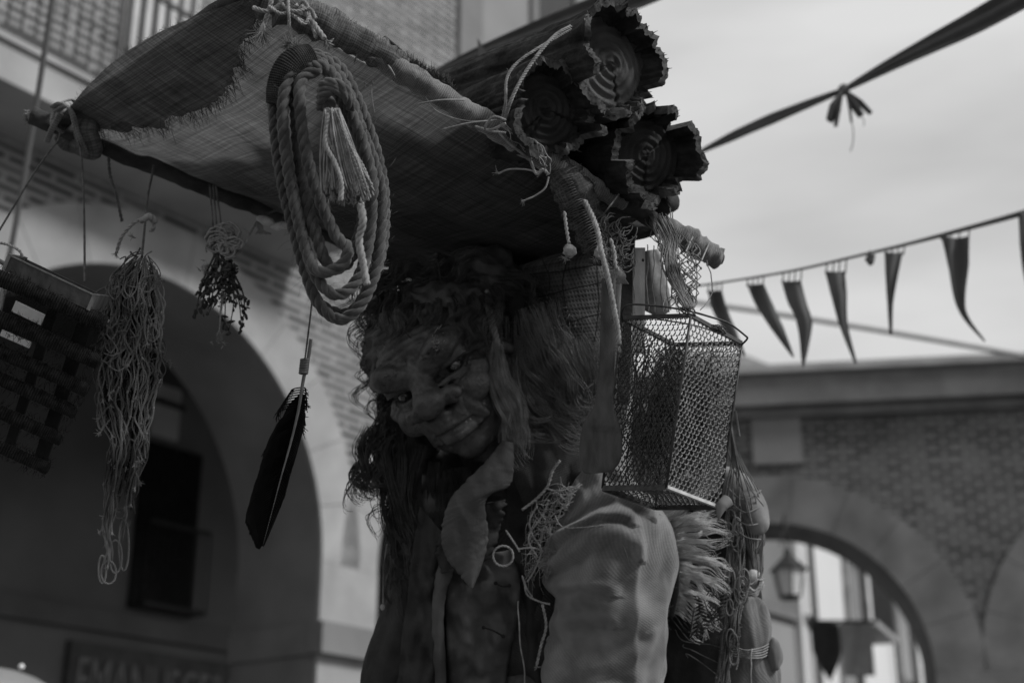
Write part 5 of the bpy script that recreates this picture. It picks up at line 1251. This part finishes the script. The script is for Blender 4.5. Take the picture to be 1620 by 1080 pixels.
sheet('dark_lapel', [(788, 700, 2.94), (800, 760, 2.94), (800, 850, 2.95), (820, 940, 2.95), (818, 1100, 2.95)], [(905, 720, 2.97), (900, 780, 2.95), (880, 860, 2.94), (876, 960, 2.94), (870, 1100, 2.95)], 'leather_dark', per, .02, .016, seed=21)
sheet('cowl', [(806, 705, 2.90), (812, 755, 2.90), (830, 800, 2.92)], [(920, 690, 2.96), (945, 740, 2.96), (930, 790, 2.96)], 'tunic', per, .03, .012, seed=22)
m = MB()
for (x0, y0, x1, y1) in ((784, 922, 806, 926), (765, 992, 796, 1006)):
    m.tube(path([(x0, y0, 2.862), ((x0 + x1) / 2, y0 + 5, 2.852), (x1, y1, 2.866)]), .0018, 5)
    for x, y in ((x0, y0), (x1, y1)): m.ell(P(x, y, 2.865), .004, .003, .004, nu=8, nv=6)
m.build('stitch', M['thread'], per)
m = MB(); Dn = 2.84      # lacing cord down the chest opening
rope(m, path([(886, 728, Dn), (874, 745, Dn), (868, 765, Dn), (862, 775, Dn), (845, 792, Dn), (826, 806, Dn)]), .003, 2, fuzz=300)
for pp in ([(862, 772, Dn), (880, 778, Dn), (892, 790, Dn)], [(850, 800, Dn), (838, 822, Dn), (842, 845, Dn), (856, 870, Dn), (846, 900, Dn), (834, 920, Dn)], [(868, 790, Dn), (858, 815, Dn), (836, 850, Dn), (850, 880, Dn)],
           [(820, 868, Dn), (842, 866, Dn), (860, 872, Dn)], [(800, 838, Dn), (812, 856, Dn), (822, 872, Dn)], [(830, 918, Dn), (834, 940, Dn), (856, 952, Dn), (870, 955, Dn)], [(826, 910, Dn), (832, 928, Dn), (842, 944, Dn)]): rope(m, path(pp), .0021, 2, fuzz=200)
q = path([(796 + 16 * math.cos(t), 879 + 16 * math.sin(t), Dn - .01) for t in np.linspace(0, 6.28, 12)], 4); rope(m, q, .0025, 2); 
rope(m, path([(858, 955, Dn), (864, 990, Dn), (856, 1020, Dn), (849, 1052, Dn)]), .003, 2); fray(m, P(849, 1052, Dn), -UP, .010, 10)
m.tube(wob(path([(819, 950, 2.86), (822, 1000, 2.86), (830, 1060, 2.87), (832, 1120, 2.88)]), .003, .2, 1), .0016, 5)
m.build('lacing', M['cord'], per)
m = MB(); m.tube(path([(612, 860, 2.90), (607, 900, 2.90), (606, 955, 2.90)]), .0018, 5); m.ell(P(605, 960, 2.90), .005, .005, .007); m.build('bead_cord', M['net_cord'], per)
# ================================================================== cargo at the figure's back and side
sk = thing('sack', 'dark coarse-woven sack strapped behind the masked head under the awning', 'sack', tuple(P(880, 640, 3.15)))
tubecloth('sack_body', [(870, 392, 3.12, 60), (880, 410, 3.12, 104), (888, 470, 3.12, 106), (892, 540, 3.13, 100), (895, 620, 3.14, 98), (895, 700, 3.15, 86), (893, 740, 3.15, 30)], 'sack', sk, 56, .012, 31)
m = MB()
for pp in ([(800, 440), (860, 432), (920, 425), (975, 412)], [(790, 500), (850, 470), (920, 455), (985, 440)], [(800, 560), (870, 520), (940, 500), (985, 490)], [(900, 400), (890, 460), (905, 540), (900, 600)], [(940, 400), (948, 470), (940, 540)], [(850, 400), (870, 440), (862, 500)]):
    m.tube(wob(path([(x, y, 3.0 - .012) for x, y in pp]), .004, .2, len(pp)), .0013, 4)
m.build('stitching', M['thread'], sk)
# dark frame pack behind the right shoulder
pk = thing('frame_pack', 'very dark bulky pack behind the jute sleeve below the wire basket', 'backpack', tuple(P(1110, 1100, 3.1)))
tubecloth('pack_body', [(1110, 800, 3.1, 30), (1115, 812, 3.1, 78), (1128, 870, 3.1, 78), (1118, 960, 3.1, 84), (1110, 1060, 3.1, 90), (1105, 1200, 3.1, 92), (1100, 1290, 3.1, 30)], 'leather_dark', pk, 48, .02, 41)
m = MB(); r_ = random.Random(3)
for (x0, y0, ang, L_) in ((1090, 1010, -1.4, 50), (1128, 990, -1.9, 46)):
    for s_ in range(2):
        a = ang + s_ * .5; q = path([(x0, y0, 2.90), (x0 + math.cos(a) * L_ * .5, y0 + math.sin(a) * L_ * .5, 2.89), (x0 + math.cos(a) * L_, y0 + math.sin(a) * L_, 2.90)]); m.tube(q, .0012, 5)
        for k in range(3, len(q), 2):
            for sg in (-1, 1):
                p = Vector(tuple(q[k])); d = (RT * (math.cos(a + sg * .9)) - UP * math.sin(a + sg * .9)); m.prism([p, p + d * .014 + UP * .003, p + d * .026, p + d * .014 - UP * .003], tuple(FW * .0008))
m.build('leaf_spray', M['leather_dark'], pk)
m = MB()
for i in range(5): m.tube(wob(path([(1050 + i * 9, 950 + i * 23, 2.97), (1090, 1000 + i * 9, 2.95), (1140, 965 + i * 27, 2.98)]), .008, .2, i), .0012, 4)
m.build('pack_cord', M['dark_cord'], pk)

# --- wire basket
bk = thing('wire_basket', 'tall hexagonal-mesh wire basket hanging at the right end of the awning', 'basket', tuple(P(1060, 780, 2.6)))
T0, T1, T2 = P(985, 503, 2.66), P(1093, 499, 2.55), P(1174, 543, 2.64); T3 = T0 + T2 - T1
B0, B1, B2 = P(953, 772, 2.68), P(1054, 770, 2.57), P(1138, 802, 2.66); B3 = B0 + B2 - B1
def hexpanel(mb, a, b, c, d, cell, r, seed, bow=.006):
    """a b top edge, d c bottom edge"""
    W_ = ((b - a).length + (c - d).length) / 2; Hh = ((d - a).length + (c - b).length) / 2; n = (b - a).cross(d - a).normalized()
    s = cell / math.sqrt(3); nodes = {}
    def q(x, y):
        u = min(1, max(0, x / W_)); v = min(1, max(0, y / Hh)); p = (a * (1 - u) + b * u) * (1 - v) + (d * (1 - u) + c * u) * v
        w = mnoise.noise_vector(Vector((x * 22 + seed, y * 22, seed))) * cell * .36
        edge = min(u, 1 - u, v, 1 - v) * 8; return p + w * min(1, edge) + n * (bow * 16 * u * (1 - u) * v * (1 - v) + .004 * mnoise.noise(Vector((x * 14, y * 10, seed))))
    rows = int(Hh / (1.5 * s)) + 2; cols = int(W_ / cell) + 2
    for i in range(rows):
        for j in range(cols):
            cx_ = j * cell + (cell / 2 if i % 2 else 0); cy_ = i * 1.5 * s
            for k in range(3):
                a0 = math.pi / 6 + k * math.pi / 3 - math.pi / 2; a1 = a0 + math.pi / 3
                x0, y0, x1, y1 = cx_ + s * math.cos(a0), cy_ + s * math.sin(a0), cx_ + s * math.cos(a1), cy_ + s * math.sin(a1)
                if min(x0, x1) < -.001 or max(x0, x1) > W_ + .001 or min(y0, y1) < 0 or max(y0, y1) > Hh: continue
                p0, p1 = q(x0, y0), q(x1, y1)
                if (p1 - p0).length < s * .3: continue
                mb.tube([p0, p1], r * (1.6 if k == 1 else 1.0), 5, cap=False)
cell = .0112
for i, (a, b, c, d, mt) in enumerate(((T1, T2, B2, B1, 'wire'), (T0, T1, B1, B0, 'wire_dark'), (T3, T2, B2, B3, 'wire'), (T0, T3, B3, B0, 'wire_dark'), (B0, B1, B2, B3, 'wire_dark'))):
    m = MB(); hexpanel(m, a, b, c, d, cell, .0010 if i == 0 else .0008, i * 3 + 1); m.build('mesh_panel', M[mt], bk)
m = MB()
for a, b in ((T0, B0), (T1, B1), (T2, B2), (T3, B3)): m.tube([a, (a + b) / 2, b], .0026, 7)
m.build('upright', M['wire_dark'], bk)
def bar(mb, a, b, h, t=.002):
    mid = (a + b) / 2; n = (b - a).cross(Vector((0, 0, 1))).normalized(); mb.box(mid, (b - a) / 2 * .985, Vector((0, 0, h / 2)), n * t)
m = MB()
for a, b in ((T1, T2), (T2, T3), (T3, T0), (T0, T1)): bar(m, a, b, .008)
m.build('top_rim', M['wire_dark'], bk, False)
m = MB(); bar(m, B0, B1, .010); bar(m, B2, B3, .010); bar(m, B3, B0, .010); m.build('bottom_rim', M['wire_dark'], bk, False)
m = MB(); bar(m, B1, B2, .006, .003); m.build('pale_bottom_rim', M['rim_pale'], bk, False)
m = MB(); hd = [(986, 508, 2.66), (984, 494, 2.62), (995, 482, 2.60), (1040, 484, 2.57), (1085, 491, 2.54), (1120, 500, 2.53), (1152, 511, 2.55), (1178, 530, 2.60), (1182, 536, 2.62), (1172, 546, 2.64)]
m.tube(catmull([P(*q) for q in hd], 8), .0019, 7); m.tube(path([(1174, 540, 2.64), (1160, 535, 2.66), (1100, 515, 2.70), (1040, 505, 2.74)]), .0016, 6); m.build('handle', M['wire_dark'], bk)
m = MB()
for (x, y) in ((1082, 492), (1092, 494), (1140, 522), (1134, 520)):
    for k in range(3): rope(m, path([(x + 8 * math.cos(t + k), y + 6 * math.sin(t + k * 2), 2.535 + .006 * math.cos(t * 2)) for t in np.linspace(0, 6, 8)], 4), .0014, 2, n=4)
m.build('tie', M['dark_cord'], bk)
# crumpled net and scraps inside the basket
m = MB(); r_ = random.Random(12)
def inb(u, v, w): return ((T0 * (1 - u) + T1 * u) * (1 - w) + (T3 * (1 - u) + T2 * u) * w) * (1 - v) + ((B0 * (1 - u) + B1 * u) * (1 - w) + (B3 * (1 - u) + B2 * u) * w) * v
for i in range(210):
    u, w = r_.uniform(.12, .88), r_.uniform(.12, .88); v0 = r_.uniform(.05, .6)
    pts = [inb(min(.93, max(.07, u + r_.gauss(0, .08))), min(.95, v0 + k * .09), min(.93, max(.07, w + r_.gauss(0, .08)))) for k in range(5)]; m.tube(catmull(pts, 4), .0015, 4)
nt_ = m.build('net', M['dark_cord']); tag(nt_, 'dark crumpled netting stuffed inside the wire basket', 'net')
m = MB()
for i in range(10):
    p = inb(r_.uniform(.62, .92), r_.uniform(.86, .95), r_.uniform(.3, .85)); m.ell(p, .006, .004, .009, Matrix.Rotation(r_.uniform(0, 3), 3, 'Y'), 10, 8, .3, seed=i)
o = m.build('shells', M['gourd']); tag(o, 'small pale shells lying in the bottom corner of the wire basket', 'shells')

# --- wooden paddle
pd2 = thing('wooden_paddle', 'dark wooden paddle with a broad rounded blade hanging left of the wire basket', 'paddle', tuple(P(948, 740, 2.62)))
Lp = [(952, 440), (950, 520), (947, 590), (940, 640), (924, 668), (917, 700), (918, 735), (925, 750)]
Rp = [(974, 440), (974, 520), (972, 590), (971, 640), (980, 672), (985, 705), (980, 732), (966, 746)]
def blade(Dd, off):
    pts = [tuple(q) for q in catmull([P(x, y, Dd) for x, y in Lp], 6)] + [tuple(q) for q in catmull([P(x, y, Dd) for x, y in ((925, 750), (946, 754), (966, 746))], 4)][1:-1] + [tuple(q) for q in reversed(catmull([P(x, y, Dd) for x, y in Rp], 6))]
    return pts
m = MB(); f0 = blade(2.625, 0); cen_ = np.mean(np.array(f0), axis=0); a = np.array(f0)
sp_ = np.array(catmull([P((l[0] + r[0]) / 2, (l[1] + r[1]) / 2, 2.625) for l, r in zip(Lp, Rp)], 6))
A_ = np.array(catmull([P(x, y, 2.625) for x, y in Lp], 6)); B_2 = np.array(catmull([P(x, y, 2.625) for x, y in Rp], 6)); G = []; UV = []
for i in range(len(A_)):
    row = []; ur = []; q = i / (len(A_) - 1); th_2 = .007 if q < .6 else .005; kk = 1.0
    if q > .96: kk = .93
    if i == len(A_) - 1: kk = .70
    cc = (A_[i] + B_2[i]) / 2; hw_ = (B_2[i] - A_[i]) / 2 * kk
    for j in range(21):
        t = 2 * math.pi * j / 20; row.append(cc + hw_ * np.sign(math.cos(t)) * abs(math.cos(t)) ** .6 + np.array(tuple(FW)) * th_2 * math.sin(t)); ur.append((j * .01, i * .01))
    G.append(row); UV.append(ur)
m.grid(G, UV); m.add(G[-1][:20], [tuple(range(20))]); m.add(G[0][:20], [tuple(range(20))]); m.build('blade', M['wood_dark'], pd2)
m = MB(); rope(m, path([(963, 450, 2.61), (961, 420, 2.64), (958, 395, 2.68), (950, 370, 2.70)]), .003, 2); m.build('hanging_loop', M['dark_cord'], pd2)
# flat wood behind it and slats
sl_ = thing('wooden_lath', 'pale upright wooden lath with a hole near its top, behind the basket handle', 'lath', tuple(P(1010, 495, 2.72)))
m = MB(); p0, p1 = P(1011, 392, 2.80), P(1010, 560, 2.74); ax = (p1 - p0) / 2; m.box((p0 + p1) / 2, ax, RT * PX(9.5, 2.77), FW * .006)
m.build('board', M['wood_pale'], sl_, False)
m = MB(); m.ell(P(1017, 412, 2.79), .004, .004, .006); m.build('hole_plug', M['thread'], sl_)
m = MB(); m.tube([P(983, 402, 2.78), P(979, 470, 2.76), P(976, 520, 2.74)], .0042, 8); o = m.build('stick', M['wood_pale']); tag(o, 'thin pale stick standing between the paddle and the upright lath', 'stick')
m = MB(); p0, p1 = P(996, 370, 2.86), P(985, 640, 2.80); m.box((p0 + p1) / 2, (p1 - p0) / 2, RT * PX(9, 2.8), FW * .01); o = m.build('post', M['pole'], None, False); tag(o, 'dark upright wooden post between the sack and the wire basket', 'post')

# --- long pale twisted cord with tassel
m = MB(); q = path([(925, 318, 2.66), (938, 345, 2.64), (946, 368, 2.62), (952, 400, 2.60), (962, 440, 2.59), (970, 480, 2.585), (977, 520, 2.58), (979, 545, 2.58)]); rope(m, q, .0052, 3, fuzz=250); fray(m, q[-1], -UP, .014, 40, .0006, .3)
o = m.build('twisted_cord', M['cord']); tag(o, 'long pale twisted cord ending in a tassel in front of the paddle handle', 'cord')
m = MB(); rope(m, path([(893, 335, 2.66), (896, 360, 2.65), (900, 385, 2.64)]), .0035, 2); m.ell(P(901, 397, 2.64), .012, .010, .013, nz=.35, ns=9); fray(m, P(897, 404, 2.64), -UP - RT * .6, .014, 30, .0006, .6)
o = m.build('pompom_cord', M['cord']); tag(o, 'short pale cord with a fluffy round knot hanging left of the wrapped bracket', 'cord')
m = MB(); rope(m, path([(966, 378, 2.66), (972, 400, 2.65), (974, 420, 2.64), (980, 432, 2.64)]), .004, 2)
for _ in range(60): q0 = P(978 + RNG.uniform(-4, 4), 428, 2.64); m.tube(path([(976 + RNG.uniform(-4, 4), 422, 2.64), (983 + RNG.uniform(-7, 7), 436, 2.635), (984 + RNG.uniform(-11, 11), 449, 2.64)]), .0006, 3)
m.ell(P(947, 400, 2.66), .009, .008, .012, nz=.4); fray(m, P(944, 408, 2.66), -UP - RT * .5, .012, 24, .0006, .6)
rope(m, path([(974, 405, 2.66), (966, 395, 2.66), (955, 396, 2.66), (948, 400, 2.66)]), .003, 2)
o = m.build('tasselled_cord', M['cord']); tag(o, 'short pale tassel knotted beside the twisted cord at the top of the paddle', 'cord')
# jumble of wool and cord over the bracket
m = MB(); r_ = random.Random(23)
for i in range(42):
    x, y = r_.uniform(955, 995), r_.uniform(350, 415); w = r_.uniform(6, 16)
    m.tube(wob(path([(x + w * math.cos(t), y + w * 1.2 * math.sin(t), 2.70 + .01 * math.cos(t)) for t in np.linspace(0, 5, 7)], 4), .004, .4, i), .0012, 4)
o = m.build('wool_tangle', M['dark_cord']); tag(o, 'dark tangle of wool and cord wound round the joint above the paddle', 'tangle')

# --- fishing net hung between pole end and basket
fn = thing('fishing_net', 'knotted string net gathered from the pole end down to the basket handle', 'net', tuple(P(1060, 350, 2.8)))
m = MB(); r_ = random.Random(31)
tops_ = [(1024 + i * 7.5 + r_.uniform(-3, 3), 335 + i * 5) for i in range(12)]
for i, (x, y) in enumerate(tops_):
    for rep in range(2):
        ex = 1090 + r_.uniform(-14, 10) if (i < 8) else 1062 + r_.uniform(-30, 40); ey = 490
        pts = [(x, y, 2.80)]
        for k in range(1, 8):
            t = k / 8; bow_ = 9 * math.sin(t * math.pi); pts.append((x + (ex - x) * t + (7 if (k + i + rep) % 2 else -7) + bow_ * (.6 if i > 6 else -.3), y + (ey - y) * t, 2.80 - .22 * t + r_.gauss(0, .012)))
        pts.append((ex, ey, 2.56)); m.tube(path(pts, 3), .0011, 4)
        for k in range(1, 8):
            if r_.random() < .6: m.ell(P(*pts[k]), .0022, .0022, .003, nu=6, nv=5)
for x in (1003, 1024, 1034, 1047, 1056, 1070): m.tube(wob(path([(x, 388, 2.77), (x + 1, 420, 2.76), (x - 1, 450, 2.75), (x + 2, 494, 2.70)]), .003, .3, x), .0010, 4)
m.build('mesh', M['net_cord'], fn)
m = MB()
for i in range(70):
    x = 1026 + r_.uniform(0, 30); m.tube(wob(path([(x, 338 + r_.uniform(0, 12), 2.79), (x + 16, 380, 2.72), (1062 + r_.uniform(-10, 14), 430, 2.64), (1088 + r_.uniform(-7, 8), 486, 2.56)], 6), .005, .25, i), .0011, 4)
m.build('gathered_strand', M['net_cord'], fn)
m = MB()
for x0, y0, x1, y1 in ((1118, 412, 1128, 460), (1128, 460, 1108, 490), (1060, 330, 1062, 470), (1096, 400, 1102, 432), (1102, 432, 1100, 480), (1090, 395, 1100, 430), (1063, 335, 1063, 470), (1084, 450, 1098, 470)): m.tube(wob(path([(x0, y0, 2.84), ((x0 + x1) / 2 + 2, (y0 + y1) / 2, 2.80), (x1, y1, 2.70)], 6), .002, .4, x0), .0012, 4)
m.build('loose_strand', M['net_cord'], fn)
# pale woven bag behind the net
wb = thing('woven_bag', 'small pale woven bag hanging inside the string net behind the basket handle', 'bag', tuple(P(1035, 400, 2.9)))
tubecloth('bag_cloth', [(1030, 396, 2.92, 8), (1032, 410, 2.92, 12), (1036, 450, 2.92, 17), (1040, 478, 2.92, 19), (1042, 490, 2.92, 16), (1042, 498, 2.92, 6)], 'wool', wb, 24, .004, 51)

# --- net with gourds at the back right
gn = thing('gourd', 'pale round gourd in a string net right of the basket bottom corner', 'gourd', tuple(P(1185, 850, 3.0)))
m = MB(); rt_ = Matrix.Rotation(-.5, 3, 'Y'); m.ell(P(1176, 792, 3.0), .040, .045, .082, rt_, 32, 22, .06); m.build('shell', M['gourd'], gn)
m = MB()
for k in range(9):
    a = -1.2 + k * .32; pts = [(1150, 640, 2.90), (1158 + k * 1.5, 720, 2.92 - .02 * math.cos(a)), (1176 + 30 * math.sin(a), 790, 3.0 - .062 * math.cos(a)), (1188 + 12 * math.sin(a), 852, 3.0 - .03 * math.cos(a)), (1192, 900, 2.97)]
    m.tube(path(pts, 6), .0014, 4)
for k in range(4): m.tube(path([(1150 + 4 * k, 770 + 22 * k, 2.95), (1176 + 2 * k, 790 + 20 * k, 2.93), (1204, 775 + 26 * k, 2.96)], 6), .0014, 4)
m.build('net', M['net_cord'], gn)
gd = thing('dark_gourd', 'dark rounded flask hanging in netting just below the pale gourd', 'flask', tuple(P(1190, 900, 3.02)))
m = MB(); m.ell(P(1188, 850, 3.03), .030, .035, .040, None, 24, 16, .06); m.ell(P(1186, 890, 3.03), .022, .026, .05, None, 24, 16, .06); m.build('body', M['leather'], gd)
m = MB()
for pp in ([(1162, 800), (1180, 822), (1205, 830), (1206, 852), (1196, 872)], [(1176, 842), (1196, 872), (1200, 930)], [(1176, 842), (1196, 868)], [(1208, 845), (1204, 900), (1200, 925)]): rope(m, path([(x, y, 2.975) for x, y in pp]), .0017, 2)
m.build('net', M['net_cord'], gd)
on = thing('onion', 'small pale round bulb tied in string below the dark flask at right', 'onion', tuple(P(1196, 930, 3.0)))
m = MB(); m.ell(P(1192, 918, 3.0), .020, .020, .024, None, 24, 16, .05); m.build('bulb', M['pod'], on)
m = MB()
for k in range(9): r_ = random.Random(k + 60); m.tube(wob(path([(1158, 900 + k * 5, 2.97), (1176, 930 + r_.gauss(0, 8), 2.96), (1196, 934 + r_.gauss(0, 6), 2.965), (1208, 915 + r_.gauss(0, 10), 2.98)], 6), .005, .3, k), .0018, 4)
m.build('string', M['cord'], on)
# jagged pale horn tip at the corner of the basket
m = MB(); m.tube(path([(1150, 792, 2.66), (1142, 800, 2.65), (1138, 812, 2.645), (1137, 822, 2.645)]), [.013, .011, .006, .001], 12); o = m.build('horn_tip', M['gourd']); tag(o, 'pale pointed horn tip hanging at the basket lower right corner', 'horn')
# hanging string net beside the pack
m = MB()
stringbunch(m, lambda y: np.interp(y, [780, 900, 1000, 1080], [1164, 1164, 1154, 1146]), lambda y: 16, lambda r: r.uniform(780, 960), lambda r: r.uniform(880, 1110), 46, 2.96, .0015, seed=44)
for k in range(14):
    r_ = random.Random(k + 90); x, y = r_.uniform(1150, 1178), r_.uniform(800, 1060); w = r_.uniform(5, 10); m.tube(path([(x + w * math.cos(t), y + 2.2 * w * math.sin(t), 2.94) for t in np.linspace(0, 6.28, 9)], 4), .0018, 4)
o = m.build('knotted_netting', M['net_cord']); tag(o, 'dark knotted netting hanging down between the pack and the jute bundle', 'net')
for pp, r_w in (([(1148, 640), (1152, 700), (1160, 760), (1150, 800)], .0016), ([(1158, 690), (1176, 740), (1190, 775), (1204, 800)], .0014)): 
    pass
m = MB()
for pp in ([(1160, 640), (1170, 690), (1164, 650)], [(1150, 660), (1162, 720), (1186, 770), (1208, 800)], [(1146, 690), (1160, 740), (1180, 790), (1190, 830)], [(1152, 610), (1156, 680), (1158, 740), (1150, 790)], [(1160, 700), (1168, 750), (1170, 800)]): rope(m, path([(x, y, 2.93) for x, y in pp]), .0016, 2)
o = m.build('loose_cords', M['net_cord']); tag(o, 'loose grey cords trailing down the right side of the wire basket', 'cord')
# jute bundle tied with string
jb = thing('jute_bundle', 'stuffed jute cloth bundle tied with string at the lower right of the figure', 'bundle', tuple(P(1190, 1100, 3.0)))
tubecloth('bundle_cloth', [(1178, 948, 3.04, 10), (1180, 958, 3.03, 26), (1184, 985, 3.02, 32), (1188, 1018, 3.02, 30), (1190, 1030, 3.02, 27), (1190, 1045, 3.02, 38), (1192, 1080, 3.02, 42), (1192, 1150, 3.02, 40), (1190, 1190, 3.02, 12)], 'jute', jb, 48, .010, 61, folds=.004)
m = MB()
for k in range(5): m.tube(path([(1160, 1022 + k * 4, 2.99), (1180, 1028 + k * 3, 2.965), (1204, 1024 + k * 4, 2.975), (1216, 1018 + k * 4, 3.0)]), .0016, 4)
m.tube(wob(path([(1190, 1026, 2.965), (1188, 1060, 2.95), (1192, 1110, 2.955)]), .003, .3, 2), .002, 4); m.build('string', M['cord'], jb)
m = MB(); m.ell(P(1226, 1035, 3.0), .016, .015, .034, None, 20, 12, .2); m.build('knot', M['jute'], jb)
# strap and hide hanging under the joint
sheet_o = sheet('hide_strap', [(905, 300, 2.80), (930, 330, 2.80), (960, 345, 2.82), (1000, 352, 2.84)], [(960, 285, 2.78), (985, 305, 2.80), (1010, 318, 2.82), (1040, 330, 2.84)], 'sack', None, .02, .01, seed=71); tag(sheet_o, 'dark coarse cloth strap bound over the pole joint beneath the logs', 'strap')
